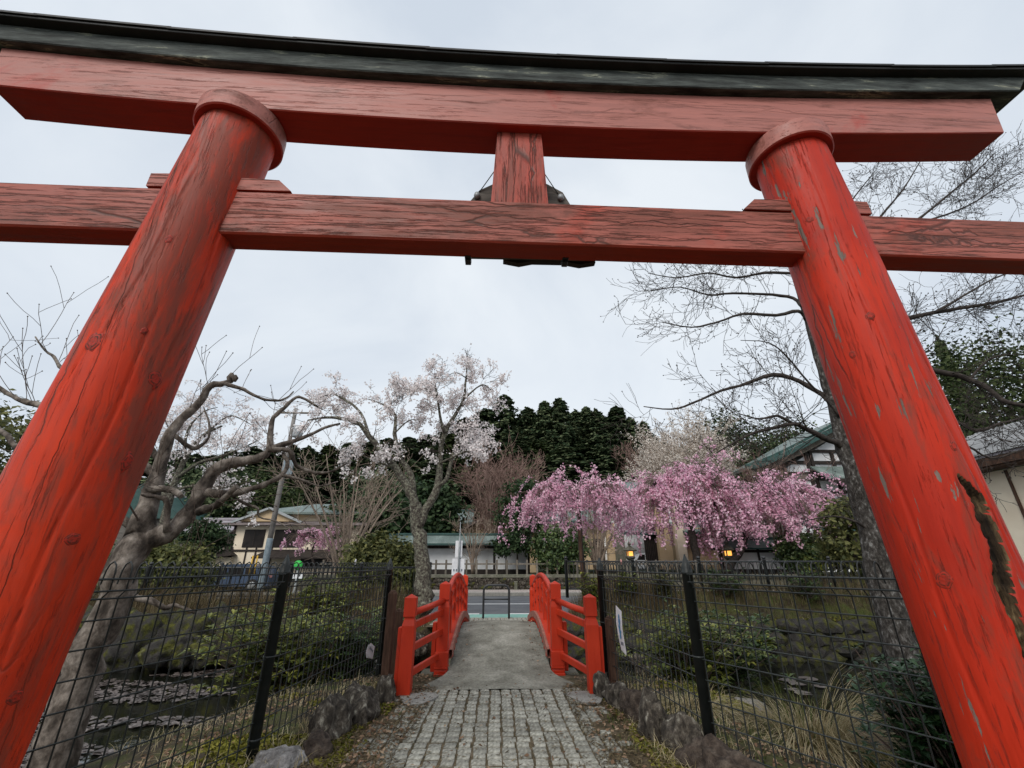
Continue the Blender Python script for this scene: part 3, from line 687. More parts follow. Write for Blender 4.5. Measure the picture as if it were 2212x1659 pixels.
# ------------------------------------------------------------------ mesh fences
def mesh_fence(pts, inward, label):
    pts = [np.array(p, float) for p in pts]
    root = thing('mesh_fence', (pts[0][0], pts[0][1], 0), label, 'fence')
    ztop = 1.46
    for p in pts[1:]:
        g = float(gz(p[0], p[1])); b = MB()
        b.lathe((p[0], p[1], 0), [(.046, g - .15), (.046, ztop - .10), (.052, ztop - .10), (.052, ztop - .08), (.046, ztop - .075), (.046, ztop - .045), (.005, ztop + .07)], 20)
        po = b.build('post', M['fence_black'], root)
        for zc in (.70, .12):
            b = MB(); b.lathe((p[0], p[1], 0), [(.047, zc), (.051, zc), (.051, zc + .015), (.047, zc + .015)], 20); b.build('clamp_band', M['fence_black'], po)
    for a, c in zip(pts[:-1], pts[1:]):
        d = c - a; L = np.linalg.norm(d); d /= L; nn = np.array([-d[1], d[0]])
        if nn @ np.array([inward, 0]) < 0: nn = -nn
        b = MB(); wr = .0052
        def P(s, off, z): q = a + d * s + nn * off; return (q[0], q[1], z)
        n = int(round((L - .12) / .098))
        for i in range(n + 1):
            s = .06 + (L - .12) * i / n; g = float(gz(*(a + d * s))) + .03
            b.tube([P(s, 0, g), P(s, 0, ztop - .205), P(s, .045, ztop - .165), P(s, .045, ztop - .06), P(s, .036, ztop - .02), P(s, .012, ztop), P(s, -.018, ztop - .015), P(s, -.034, ztop - .05), P(s, -.045, ztop - .13)], wr, 5, cap=False)
        zs = [.10 + .148 * k for k in range(8)]
        for z in zs: b.tube([P(.04, .006, z), P(L - .04, .006, z)], wr, 5, cap=False)
        for off, z in ((.05, ztop - .165), (.05, ztop - .10), (-.04, ztop - .1), (0.005, ztop - .21)): b.tube([P(.04, off, z), P(L - .04, off, z)], .0058, 5, cap=False)
        b.build('wire_panel', M['fence_black'], root)
    return root
FL = [(-2.52, 2.60), (-1.95, 4.45), (-1.63, 7.30)]
FR = [(2.66, 2.58), (1.75, 4.33), (1.47, 6.72)]
mesh_fence(FL, 1, 'black wire mesh fence beside the crooked bare tree and the lily pad pond')
mesh_fence(FR, -1, 'black wire mesh fence in front of the dry grass clump and camellia')

# papers on the fences
nl = thing('paper_notice', (-1.70, 6.55, .5), 'small crumpled white paper notice tied to the mesh fence by the timber posts', 'notice')
def fence_pt(F, Y):
    (x0, y0), (x1, y1) = F[1], F[2]; return x0 + (x1 - x0) * (Y - y0) / (y1 - y0)
def sheet_on(F, pts, thick, inward, off=.02):
    return [(fence_pt(F, y) + inward * off, y, z) for y, z in pts]
b = MB(); c0 = at(800, 1407, 5.9)
Yc, Zc = 6.05, None
u0 = fence_pt(FL, Yc)
for Yt in np.linspace(5, 7.2, 200):
    p = at(800, 1407, Yt)
    if abs(p[0] - fence_pt(FL, Yt)) < .02: Yc, Zc = Yt, p[2]; break
if Zc is None: Zc = .5
hexp = [(-.15, .01), (-.11, .085), (.02, .095), (.16, .03), (.11, -.105), (-.10, -.055)]
nl.location = (fence_pt(FL, Yc), Yc, Zc); nl['_o'] = tuple(nl.location)
b.prism([(fence_pt(FL, Yc + a) + .012 + .006 * sin(i * 2.1), Yc + a, Zc + z) for i, (a, z) in enumerate(hexp)], (.002, 0, 0)); b.build('sheet', M['sign_white'], nl)
for k in range(4):
    b = MB(); a = -.03 + k * .036; z = .045 - k * .018
    b.box((fence_pt(FL, Yc + a) + .022, Yc + a, Zc + z), (.001, .022, .030), rz=-.11); b.build('printed_mark', M['grey_print'], nl)
Yc, Zc = 5.6, .55
for Yt in np.linspace(4.4, 6.7, 300):
    p = at(1340, 1357, Yt)
    if abs(p[0] - fence_pt(FR, Yt)) < .015: Yc, Zc = Yt, p[2]; break
nr = thing('hanging_notice', (fence_pt(FR, Yc), Yc, Zc - .25), 'tall white notice with a blue print hung on the mesh fence', 'notice')
b = MB(); hp = [(.10, .245), (.0, .215), (-.085, .19), (-.085, .0), (-.12, -.25), (-.11, -.27), (.03, -.235), (.07, -.1), (.10, .05)]
b.prism([(fence_pt(FR, Yc + a) - .014 - .008 * cos(z * 8), Yc + a, Zc + z) for a, z in hp], (-.002, 0, 0)); b.build('sheet', M['sign_white'], nr)
for k, (a, z, wa, wz) in enumerate(((.005, .125, .05, .06), (.0, .075, .085, .07), (.01, .015, .075, .06), (-.005, -.035, .10, .05), (-.01, -.085, .06, .06))):
    b = MB(); P = []
    for t in np.linspace(0, 2 * pi, 10, endpoint=False): P.append((fence_pt(FR, Yc + a) - .0235 - .0004 * k, Yc + a + wa / 2 * cos(t), Zc + z + wz / 2 * sin(t)))
    b.prism(P, (-.0006, 0, 0)); b.build('blue_print', M['blue_print'], nr)
b = MB(); b.box((fence_pt(FR, Yc - .03) - .020, Yc - .03, Zc - .16), (.001, .08, .035), rz=.116); b.build('grey_print', M['grey_print'], nr)
# small reflectors clipped to the fence tops
for F, Y, mat, lab in ((FL, 6.0, 'sign_white', 'small white reflector clipped on the top of the mesh fence'), (FR, 5.9, 'pink_print', 'small pink reflector clipped on the top of the mesh fence')):
    b = MB(); b.box((fence_pt(F, Y), Y, 1.475), (.012, .05, .035), .004, R=np.array(Matrix.Rotation(.6, 3, 'X'))); b.box((fence_pt(F, Y), Y, 1.452), (.01, .012, .03))
    tag(b.build('fence_reflector', M[mat], origin=(fence_pt(F, Y), Y, 1.44)), lab, 'reflector')

# ------------------------------------------------------------------ rocks
def rock_mesh(k, mat, size, sub=3, rough=.35):
    bm = bmesh.new(); bmesh.ops.create_icosphere(bm, subdivisions=sub, radius=1)
    off = Vector((k * 7.31, k * 3.7, k * 1.9)); S = Vector(size)
    for v in bm.verts:
        p = v.co.copy(); n1 = mnoise.fractal(p * 1.1 + off, 1., 2., 3); n2 = mnoise.noise(p * 4.5 + off)
        c = mnoise.cell_vector(p * 1.2 + off)
        rg = 1 - 2 * abs(mnoise.noise(p * 2.3 + off * 1.7)); n3 = mnoise.noise(Vector((p.x * 7, p.y * 7, p.z * 3.)) + off)
        v.co = p * (1 + rough * n1 + .09 * n2 + .16 * (c.x - .5) + .13 * rg + .07 * n3)
        v.co = Vector((v.co.x * S.x, v.co.y * S.y, v.co.z * S.z))
    me = bpy.data.meshes.new('rock'); bm.to_mesh(me); bm.free(); me.materials.append(M[mat])
    for p in me.polygons: p.use_smooth = (sub > 3)
    return me
def rock(name, label, loc, size, k, mat='rock', rz=0., group=None, tilt=0., sub=4):
    o = bpy.data.objects.new(name, rock_mesh(k, mat, size, sub)); col.objects.link(o); o.location = loc; o.rotation_euler = (tilt, tilt * .6, rz)
    return tag(o, label, 'rock', group)
for i, (x, y, z, sx, sy, sz, mat, rz, lab) in enumerate([
    (-1.20, 6.02, .06, .14, .16, .26, 'rock', .3, 'upright dark rock against the foot of the left railing post'),
    (-1.32, 5.48, .07, .22, .30, .26, 'rock', .2, 'large rounded dark rock edging the path below the upright rock'),
    (-1.47, 5.02, .08, .20, .27, .25, 'rock', -.2, 'grey mottled rock leaning on the large rounded edging rock'),
    (-1.42, 4.52, .02, .16, .18, .16, 'rock_brown', .1, 'reddish brown rock in the row edging the cobbled path'),
    (-1.62, 4.28, .02, .22, .20, .15, 'rock_pale', .4, 'pale streaked rock at the foot of the mesh fence post'),
    (-1.50, 3.75, .02, .2, .25, .18, 'rock', .9, 'dark low rock before the pale streaked rock'),
    (1.22, 6.12, .08, .13, .16, .22, 'rock', .0, 'blocky dark rock against the foot of the right railing post'),
    (1.30, 5.72, .10, .14, .24, .17, 'rock', .3, 'knobbly dark rock edging the cobbles beside the dry grass'),
    (1.40, 5.28, .10, .13, .26, .19, 'rock_brown', .35, 'dark brown ridge-like rock in the row beside the right fence'),
    (1.38, 4.80, .12, .13, .2, .26, 'rock', .1, 'tall furrowed dark rock standing in the row beside the right fence'),
    (1.55, 4.50, .10, .16, .24, .2, 'rock', .5, 'furrowed dark rock lying against the tall furrowed rock'),
    (1.62, 4.02, .06, .18, .3, .2, 'rock_brown', .5, 'dark rock beneath the near fence post beside the camellia side')]):
    rock('edging_rock', lab, (x + (-.05 if x < 0 else .05), y, z - .03), (sx * .82, sy * .9, sz * .82), i + 1, mat, rz)
# boulders of the far left bank
bl = [(300, 1365, 11.6, .75, .6), (355, 1362, 11.9, .75, .62), (415, 1365, 11.8, .62, .55), (460, 1352, 12.2, .7, .6), (505, 1372, 11.7, .55, .5), (555, 1385, 12.0, .6, .5), (345, 1412, 11.2, .55, .28), (395, 1405, 11.4, .5, .3), (440, 1408, 11.5, .5, .3), (250, 1375, 11.7, .7, .6), (600, 1385, 12.1, .55, .5), (650, 1385, 12.2, .55, .48), (705, 1380, 12.2, .5, .46), (760, 1378, 12.3, .5, .45), (180, 1380, 11.8, .8, .6), (810, 1376, 12.3, .45, .42)]
for i, (u, v, Y, s1, s2) in enumerate(bl):
    p = at(u, v, Y); p[2] = min(p[2], -.2)
    rock('bank_boulder', 'low mossy stone at the water line of the lily pad pond' if s2 < .35 else 'mossy dark boulder in the far pond bank ' + ('behind the crooked trunk' if u < 320 else 'beyond the lily pads' if u < 520 else 'behind the left rhododendron'),
         p, (s1 * .62, s1 * .6, s2), 20 + i, 'rock_moss', i * .7, 'low stones at the lily pond water line' if s2 < .35 else 'boulders of the far pond bank ' + ('by the trunk' if u < 320 else 'beyond the pads' if u < 520 else 'behind the rhododendron'))
# rough stone wall of the far right bank
wl = thing('bank_stone_wall', (6.5, 12.3, -.7), 'mossy dry stone wall holding the far bank of the dark pond', 'stone wall')
rv = [rock_mesh(50 + k, 'rock_moss', (.34, .3, .2), 2, .3) for k in range(6)]
r2 = random.Random(11)
for row in range(4):
    x = 1.9 + r2.uniform(0, .3)
    while x < 12.5:
        s = r2.uniform(.75, 1.35)
        o = bpy.data.objects.new('stone', r2.choice(rv)); col.objects.link(o); o.parent = wl
        o.location = (x - 6.5, 12.22 + r2.uniform(-.06, .06) + .08 * row - 12.3, -.78 + row * .235 + r2.uniform(-.04, .04) + .7)
        o.scale = (s, 1, r2.uniform(.8, 1.15)); o.rotation_euler = (r2.uniform(-.2, .2), r2.uniform(-.2, .2), r2.uniform(-.3, .3)); x += .56 * s
for i, (u, v, z, s, mat, lab) in enumerate(((1612, 1552, -.35, .24, 'rock_pale', 'pale grey boulder on the near bank of the dark pond beside the grass clump'), (1545, 1555, -.35, .16, 'rock_pale', 'small pinkish rock on the near bank beside the pale boulder'), (1400, 1440, -.5, .3, 'rock', 'dark rock under the bridge side of the right pond'), (1385, 1395, -.3, .33, 'rock_moss', 'mossy rock beside the far foot of the right railing'), (1370, 1340, -.1, .36, 'rock_pale', 'flat pale rock on the bank beside the right railing'), (880, 1400, -.4, .4, 'rock', 'dark rock on the bank under the left railing'), (850, 1430, -.5, .3, 'rock_pale', 'pale rock at the foot of the left railing bank'))):
    p = atz(u, v, z); rock('bank_rock', lab, p, (s * 1.1, s, s * .75), 80 + i, mat, i)

# ------------------------------------------------------------------ far side of the road: retaining wall, stone fence, white wall
rw = thing('retaining_wall', (0, 26.4, 0), 'low stone retaining wall with concrete cap across the road', 'wall')
b = MB(); b.box((0, 26.62, .36), (34, .3, .70)); b.build('backing', M['concrete_mossy'], rw)
b = MB(); b.box((0, 26.55, .80), (34, .5, .17), .02); b.build('cap', M['concrete_mossy'], rw)
rv2 = [rock_mesh(70 + k, 'rock_moss' if k % 2 else 'rock', (.26, .16, .17), 2, .28) for k in range(7)]
for row in range(3):
    x = -6.5 + r2.uniform(0, .3)
    while x < 7.5:
        s = r2.uniform(.7, 1.25); o = bpy.data.objects.new('stone', r2.choice(rv2)); col.objects.link(o); o.parent = rw
        o.location = (x, r2.uniform(.02, .1), .21 + row * .205 + r2.uniform(-.03, .03)); o.scale = (s, 1, r2.uniform(.8, 1.1))
        o.rotation_euler = (r2.uniform(-.2, .2), r2.uniform(-.3, .3), r2.uniform(-.3, .3)); x += .44 * s
sf = thing('stone_post_fence', (0, 26.55, .88), 'low grey fence of square posts on the retaining wall before the white wall', 'fence')
x = -9.6
while x < 12.5:
    b = MB(); b.box((x, 26.55, 1.25), (.105, .105, .78), .012); b.build('post', M['grey_timber'], sf); x += .565
for z in (1.42,):
    b = MB(); b.box((1.4, 26.55, z), (22.4, .07, .085), .006); b.build('rail', M['grey_timber'], sf)
b = MB(); b.box((1.05, 26.05, .30), (.17, .14, .42), .015); b.box((1.05, 26.05, .53), (.2, .17, .06), .01)
sp = tag(b.build('marker_stone', M['concrete_mossy'], origin=(1.05, 26.05, .1)), 'small square marker stone on the pavement against the retaining wall', 'stone post')
def tiled_wall(name, u0, u1, Y, vr, ve, vb, label, pstep=1.95):
    x0 = at(u0, 1217, Y)[0]; x1 = at(u1, 1217, Y)[0]; um = (u0 + u1) / 2
    zr = at(um, vr, Y)[2]; ze = at(um, ve, Y)[2]; zb = .8
    r = thing(name, ((x0 + x1) / 2, Y, zb), label, 'wall')
    b = MB(); b.box(((x0 + x1) / 2, Y, (zb + ze) / 2), (x1 - x0, .18, ze - zb)); b.build('plaster_panel', M['white_wall'], r)
    b = MB(); b.box(((x0 + x1) / 2, Y - .02, ze - .19), (x1 - x0 + .02, .22, .16)); b.build('top_beam', M['timber'], r)
    b = MB(); b.box(((x0 + x1) / 2, Y - .02, zb + .16), (x1 - x0 + .02, .22, .32)); b.build('plinth', M['timber'], r)
    n = max(1, int((x1 - x0) / pstep))
    for i in range(n + 1):
        b = MB(); b.box((x0 + (x1 - x0) * i / n, Y - .015, (zb + ze) / 2), (.13, .24, ze - zb)); b.build('post', M['timber'], r)
    for s in (-1, 1):
        b = MB(); b.prism([(x0 - .2, Y, zr), (x1 + .2, Y, zr), (x1 + .2, Y + s * .85, ze - .06), (x0 - .2, Y + s * .85, ze - .06)], (0, 0, .05)); b.build('roof_slope', M['roof_green'], r)
        b = MB(); b.box(((x0 + x1) / 2, Y + s * .85, ze - .05), (x1 - x0 + .42, .07, .1)); b.build('eave_board', M['roof_dark'], r)
    b = MB(); b.box(((x0 + x1) / 2, Y, zr + .07), (x1 - x0 + .42, .22, .14), .03); b.build('ridge', M['roof_dark'], r)
    return r
tiled_wall('roofed_wall', 842, 1142, 29, 1157, 1175, 1228, 'long white plaster wall with green tiled roof and dark timber posts across the road')
tiled_wall('roofed_wall', 1560, 1720, 29.5, 1166, 1184, 1228, 'short white plaster wall with grey-green roof behind the weeping cherries')

# ------------------------------------------------------------------ buildings
def px_box(b, u0, u1, v0, v1, Y, dep, m=0, bev=0.):
    um = (u0 + u1) / 2; x0 = at(u0, (v0 + v1) / 2, Y)[0]; x1 = at(u1, (v0 + v1) / 2, Y)[0]; z1 = at(um, v0, Y)[2]; z0 = at(um, v1, Y)[2]
    b.box(((x0 + x1) / 2, Y + dep / 2, (z0 + z1) / 2), (x1 - x0, dep, z1 - z0), bev, m=m)
    return x0, x1, z0, z1
def part(root, name, mat, fn):
    b = MB(); fn(b); return b.build(name, M[mat], root)
def window(root, u0, u1, v0, v1, Y, bars=1, frame='timber'):
    w_ = part(root, 'window', frame, lambda b: px_box(b, u0 - 1.2, u1 + 1.2, v0 - 1.2, v1 + 1.2, Y - .05, .09))
    part(w_, 'pane', 'glass', lambda b: px_box(b, u0, u1, v0, v1, Y - .06, .08))
    for k in range(bars):
        uu = u0 + (u1 - u0) * (k + 1) / (bars + 1); part(w_, 'mullion', frame, lambda b: px_box(b, uu - .7, uu + .7, v0, v1, Y - .075, .06))
    return w_
# cream house
Y = 28.; x0 = at(497, 1180, Y)[0]; x1 = at(775, 1180, Y)[0]
hs = thing('cream_house', ((x0 + x1) / 2, Y, 0), 'two-storey cream house with dark timber trim and green upper roof beyond the road', 'house')
zE = at(600, 1131, Y)[2]; zT = at(630, 1105, Y)[2]; zR = at(630, 1088, Y + 3)[2]
part(hs, 'wall', 'cream_wall', lambda b: b.box(((x0 + x1) / 2, Y + 3, zE / 2), (x1 - x0, 6, zE)))
part(hs, 'upper_wall', 'cream_wall', lambda b: b.box(((x0 + x1) / 2 + .3, Y + 3.2, (zE + zT) / 2), (x1 - x0 - 1.6, 4.6, zT - zE + .1)))
def hip(b, xa, xb, ya, yb, z, zr, ov, th):
    ins = min(xb - xa, yb - ya) / 2 + ov; ym = (ya + yb) / 2
    A = [(xa - ov, ya - ov, z), (xb + ov, ya - ov, z), (xb + ov, yb + ov, z), (xa - ov, yb + ov, z)]
    r0 = (xa - ov + ins, ym, zr); r1 = (xb + ov - ins, ym, zr)
    V = A + [r0, r1] + [(p[0], p[1], p[2] - th) for p in A]
    k = b.n; b.V.append(np.array(V, float)); b.n += 10
    b.F.append((np.array([[k + 0, k + 1, k + 5, k + 4], [k + 2, k + 3, k + 4, k + 5], [k + 0, k + 6, k + 7, k + 1], [k + 1, k + 7, k + 8, k + 2], [k + 2, k + 8, k + 9, k + 3], [k + 3, k + 9, k + 6, k + 0], [k + 6, k + 9, k + 8, k + 7]]), 0, False))
    b.F.append((np.array([[k + 1, k + 2, k + 5], [k + 3, k + 0, k + 4]]), 0, False))
part(hs, 'skirt_roof', 'roof_brown', lambda b: hip(b, x0, x1, Y, Y + 6, zE, zE + .55, .5, .12))
part(hs, 'roof', 'roof_green', lambda b: hip(b, x0 + 1., x1 - .5, Y + .9, Y + 5.5, zT, zR, .6, .12))
gc = at(590, 1100, Y)[0]; zg0 = at(590, 1126, Y - .4)[2]; zg1 = at(590, 1100, Y - .4)[2]
part(hs, 'front_gable', 'tan_wall', lambda b: b.prism([(gc - 1.75, Y - .3, zg0), (gc + 1.75, Y - .3, zg0), (gc, Y - .3, zg1)], (0, 1.6, 0)))
for s in (-1, 1): part(hs, 'gable_board', 'metal_grey', lambda b: b.beam((gc + s * 2.05, Y - .42, zg0 - .08), (gc, Y - .42, zg1 + .06), .2, .12))
window(hs, 527, 569, 1145, 1181, Y); window(hs, 592, 648, 1145, 1181, Y, 2); window(hs, 650, 720, 1203, 1226, Y, 2)
for v0, v1 in ((1187, 1191),): part(hs, 'belt_board', 'timber', lambda b: px_box(b, 496, 776, v0, v1, Y - .06, .06))
for u in (497, 528, 549, 583, 660, 740): part(hs, 'timber_trim', 'timber', lambda b: px_box(b, u - 1.6, u + 1.6, 1182, 1230, Y - .04, .05))
part(hs, 'corner_post', 'timber', lambda b: px_box(b, 496, 500, 1133, 1230, Y - .08, .2))
za = at(620, 1203, Y)[2]; xa = at(560, 1203, Y)[0]
part(hs, 'awning', 'timber', lambda b: b.prism([(xa, Y - .9, za - .1), (x1, Y - .9, za - .1), (x1, Y, za + .3), (xa + .4, Y, za + .3)], (0, 0, .08)))
pa = at(484, 1188, Y - .6); 
part(hs, 'porch_gable', 'timber', lambda b: b.prism([(pa[0] - 1.1, Y - .6, pa[2] - .5), (pa[0] + .5, Y - .6, pa[2] - .28), (pa[0] + .05, Y - .6, pa[2] + .02)], (0, .6, 0)))
part(hs, 'porch_eave', 'grey_timber', lambda b: b.beam((pa[0] - 1.2, Y - .65, pa[2] - .48), (pa[0] + .05, Y - .65, pa[2] + .08), .1, .08))
part(hs, 'porch_wall', 'cream_wall', lambda b: px_box(b, 458, 496, 1204, 1228, Y - .2, .2))
# grey mauve roofed house and green roofed shed to its left
def gable_house(name, label, u0, u1, vE, vR, Y, dep, wallm, roofm, zb=0., ov=.4):
    x0 = at(u0, vE, Y)[0]; x1 = at(u1, vE, Y)[0]; um = (u0 + u1) / 2; zE = at(um, vE, Y)[2]; zR = at(um, vR, Y + dep / 2)[2]
    r = thing(name, ((x0 + x1) / 2, Y, zb), label, 'house')
    part(r, 'wall', wallm, lambda b: b.box(((x0 + x1) / 2, Y + dep / 2, (zE + zb) / 2), (x1 - x0, dep, zE - zb)))
    for s in (0, 1):
        ye = Y - ov if s == 0 else Y + dep + ov
        part(r, 'roof_slope', roofm, lambda b: b.prism([(x0 - ov, ye, zE - .12), (x1 + ov, ye, zE - .12), (x1 + ov, Y + dep / 2, zR), (x0 - ov, Y + dep / 2, zR)], (0, 0, .1)))
    part(r, 'ridge', 'roof_dark' if 'green' in roofm else roofm, lambda b: b.box(((x0 + x1) / 2, Y + dep / 2, zR + .12), (x1 - x0 + 2 * ov, .3, .2), .05))
    return r, x0, x1, zE, zR
g1 = gable_house('grey_roofed_house', 'low house with grey mauve roof left of the cream house', 395, 478, 1155, 1126, 30, 4.5, 'grey_wall', 'roof_grey')
p0 = at(345, 1118, 34); p1 = at(395, 1118, 34)
gs = thing('green_roofed_shed', (p0[0], 34, 0), 'green roofed shed seen behind the forked grey trunk', 'shed')
part(gs, 'wall', 'grey_wall', lambda b: b.box((p0[0] - 1.5, 36, p0[2] / 2), (6.5, 4, p0[2])))
part(gs, 'roof', 'green_roof' if False else 'roof_dark', lambda b: b.prism([(p0[0] - 5.2, 33.6, p0[2] - .1), (p1[0] + .3, 33.6, p0[2] - .1), (p0[0] - 1.6, 33.6, p0[2] + 2.4)], (0, 4.6, 0)))
part(gs, 'lower_wall', 'roof_dark', lambda b: px_box(b, 262, 300, 1125, 1215, 33.2, .3))
# houses behind the white wall
g2 = gable_house('rear_house', 'house with blue-green roof partly hidden behind the white roofed wall', 945, 1010, 1128, 1106, 36, 4, 'tan_wall', 'roof_green', .8)
rr0 = at(985, 1150, 35); rr1 = at(1160, 1150, 35); ap = at(1030, 1112, 35)
gr = thing('brown_gabled_house', ((rr0[0] + rr1[0]) / 2, 35, .8), 'brown gabled house with weathered roof behind the white roofed wall', 'house')
part(gr, 'gable_wall', 'tan_wall', lambda b: b.prism([(rr0[0], 35, .8), (rr1[0], 35, .8), (rr1[0], 35, rr0[2] - .2), (rr0[0] + 3.3, 35, ap[2] + .3), (rr0[0], 35, rr0[2] - .2)], (0, 5, 0)))
for a_, c_ in (((rr0[0] - .5, rr0[2] - .45), (rr0[0] + 3.3, ap[2] + .35)), ((rr1[0] + .6, rr0[2] - .55), (rr0[0] + 3.3, ap[2] + .35))):
    part(gr, 'roof_slope', 'roof_brown', lambda b: b.prism([(a_[0], 34.4, a_[1]), (c_[0], 34.4, c_[1]), (c_[0], 40.4, c_[1]), (a_[0], 40.4, a_[1])], (0, 0, .16)))
# inn with tan walls and entrance
Y = 33.; inn_c = at(1390, 1217, Y)
inn = thing('tan_inn', (inn_c[0], Y, .85), 'tan plastered inn with green roofs and lattice entrance behind the weeping cherries', 'building')
part(inn, 'wall', 'tan_wall', lambda b: px_box(b, 1185, 1312, 1128, 1230, Y + .6, 6))
part(inn, 'right_wall', 'tan_wall', lambda b: px_box(b, 1478, 1600, 1140, 1230, Y + .6, 6))
part(inn, 'entrance_back_wall', 'white_wall', lambda b: px_box(b, 1305, 1485, 1120, 1230, Y + 3.2, .3))
part(inn, 'entrance_pier', 'tan_wall', lambda b: px_box(b, 1313, 1331, 1130, 1230, Y, .6))
part(inn, 'stone_pier', 'concrete_mossy', lambda b: px_box(b, 1331, 1351, 1150, 1230, Y - .3, .6))
part(inn, 'entrance_pier', 'tan_wall', lambda b: px_box(b, 1420, 1448, 1070, 1230, Y, .9))
part(inn, 'entrance_pier', 'cream_wall', lambda b: px_box(b, 1461, 1479, 1070, 1230, Y - .1, .6))
lat = part(inn, 'lattice_door', 'glass', lambda b: px_box(b, 1392, 1420, 1130, 1222, Y + .5, .05))
for k in range(8): part(lat, 'slat', 'timber', lambda b: px_box(b, 1392 + k * 3.7, 1393.4 + k * 3.7, 1130, 1222, Y + .42, .06))
for u in (1304, 1484, 1497): part(inn, 'timber_post', 'timber', lambda b: px_box(b, u - 1.2, u + 1.2, 1150, 1230, Y + .5, .1))
part(inn, 'white_trim', 'white_wall', lambda b: px_box(b, 1307, 1312, 1150, 1230, Y + .46, .1))
window(inn, 1283, 1300, 1165, 1205, Y + .6, 1); 
def lean_roof(root, u0, u1, vE, vR, Y, dep, mat='roof_green'):
    um = (u0 + u1) / 2; x0 = at(u0, vE, Y)[0]; x1 = at(u1, vE, Y)[0]; zE = at(um, vE, Y)[2]; zR = at(um, vR, Y + dep)[2]
    rf = part(root, 'roof_slope', mat, lambda b: b.prism([(x0, Y, zE), (x1, Y, zE), (x1, Y + dep, zR), (x0, Y + dep, zR)], (0, 0, .12)))
    part(rf, 'eave_board', 'roof_dark', lambda b: b.box(((x0 + x1) / 2, Y - .03, zE), (x1 - x0 + .1, .08, .2)))
    n = int((x1 - x0) / .9)
    for k in range(n + 1): part(rf, 'roof_seam', mat, lambda b: b.beam((x0 + (x1 - x0) * k / max(n, 1), Y, zE + .14), (x0 + (x1 - x0) * k / max(n, 1), Y + dep, zR + .14), .05, .05))
lean_roof(inn, 1180, 1318, 1128, 1104, Y - .2, 4); lean_roof(inn, 1478, 1606, 1152, 1128, Y - .3, 4); lean_roof(inn, 1352, 1436, 1082, 1045, Y - .3, 5, 'roof_green'); lean_roof(inn, 1340, 1420, 1152, 1143, Y + .2, 1.5, 'roof_grey')
part(inn, 'upper_wall', 'white_wall', lambda b: px_box(b, 1330, 1470, 1075, 1150, Y + 3.6, 3))
# big gabled hall
Y = 36.; L = at(1700, 1010, Y); ax_ = at(1850, 888, Y); R_ = at(2010, 1010, Y)
hall = thing('gabled_hall', (ax_[0], Y, .85), 'large white and dark timbered hall with sweeping green gable roof behind the bare tree', 'building')
zeav = at(1640, 1000, Y)[2]; xl = at(1625, 1004, Y - 1.2)[0]; xr = 2 * ax_[0] - xl; zl = at(1625, 1004, Y - 1.2)[2]
part(hall, 'gable_wall', 'white_wall', lambda b: b.prism([(L[0], Y, .85), (2 * ax_[0] - L[0], Y, .85), (2 * ax_[0] - L[0], Y, L[2]), (ax_[0], Y, ax_[2] - .9), (L[0], Y, L[2])], (0, 9, 0)))
for s in (-1, 1):
    xe = ax_[0] + s * (ax_[0] - xl); n = 9
    def slope(b, y0, y1, dz, th):
        P = []
        for k in range(n + 1):
            t = k / n; x = xe + (ax_[0] - xe) * t; z = zl + (ax_[2] - zl) * (t ** 1.18) + dz; P.append((x, z))
        poly = [(x, y0, z) for x, z in P] + [(x, y0, z - th) for x, z in P[::-1]]
        b.prism(poly, (0, y1 - y0, 0))
    part(hall, 'roof_slope', 'roof_green', lambda b: slope(b, Y - 1.2, Y + 10, 0, .25))
    part(hall, 'bargeboard', 'roof_dark', lambda b: slope(b, Y - 1.35, Y - 1.2, .03, .4))
    part(hall, 'roof_fringe', 'roof_dark', lambda b: slope(b, Y - .3, Y - .1, .22, .3))
    part(hall, 'inner_bargeboard', 'grey_timber', lambda b: slope(b, Y - .9, Y - .7, -.35, .45))
for v0, v1, u0, u1 in ((996, 1003, 1712, 1990), (972, 978, 1745, 1960), (1020, 1026, 1702, 2010), (1026, 1038, 1700, 2010), (1060, 1066, 1700, 2010), (1082, 1087, 1700, 2010)):
    part(hall, 'timber_beam', 'timber' if v0 != 1026 else 'grey_wall', lambda b: px_box(b, u0, u1, v0, v1, Y - .15, .16))
for u in (1703, 1758, 1768, 1815, 1870, 1930): part(hall, 'timber_post', 'timber', lambda b: px_box(b, u - 3, u + 3, 975 if 1740 < u < 1950 else 1004, 1110, Y - .2, .18))
window(hall, 1712, 1752, 1088, 1108, Y)
hr_ = part(hall, 'porch_roof', 'roof_green', lambda b: b.prism([(at(1766, 1012, Y - 1)[0], Y - 1.8, at(1766, 1034, Y - 1.8)[2]), (at(1990, 1012, Y - 1)[0], Y - 1.8, at(1900, 1034, Y - 1.8)[2]), (at(1990, 1012, Y - 1)[0], Y - .2, at(1900, 1012, Y)[2]), (at(1766, 1012, Y - 1)[0], Y - .2, at(1766, 1012, Y)[2])], (0, 0, .14)))
part(hr_, 'eave_board', 'timber', lambda b: b.box((at(1870, 1030, Y)[0], Y - 1.85, at(1870, 1038, Y - 1.8)[2]), (at(1990, 1012, Y - 1)[0] - at(1766, 1012, Y - 1)[0], .1, .3)))
part(hall, 'low_wall', 'grey_wall', lambda b: px_box(b, 1640, 1702, 1050, 1160, Y + 1, 3))
lean_roof(hall, 1590, 1706, 1052, 1040, Y + .6, 2.5, 'roof_grey')
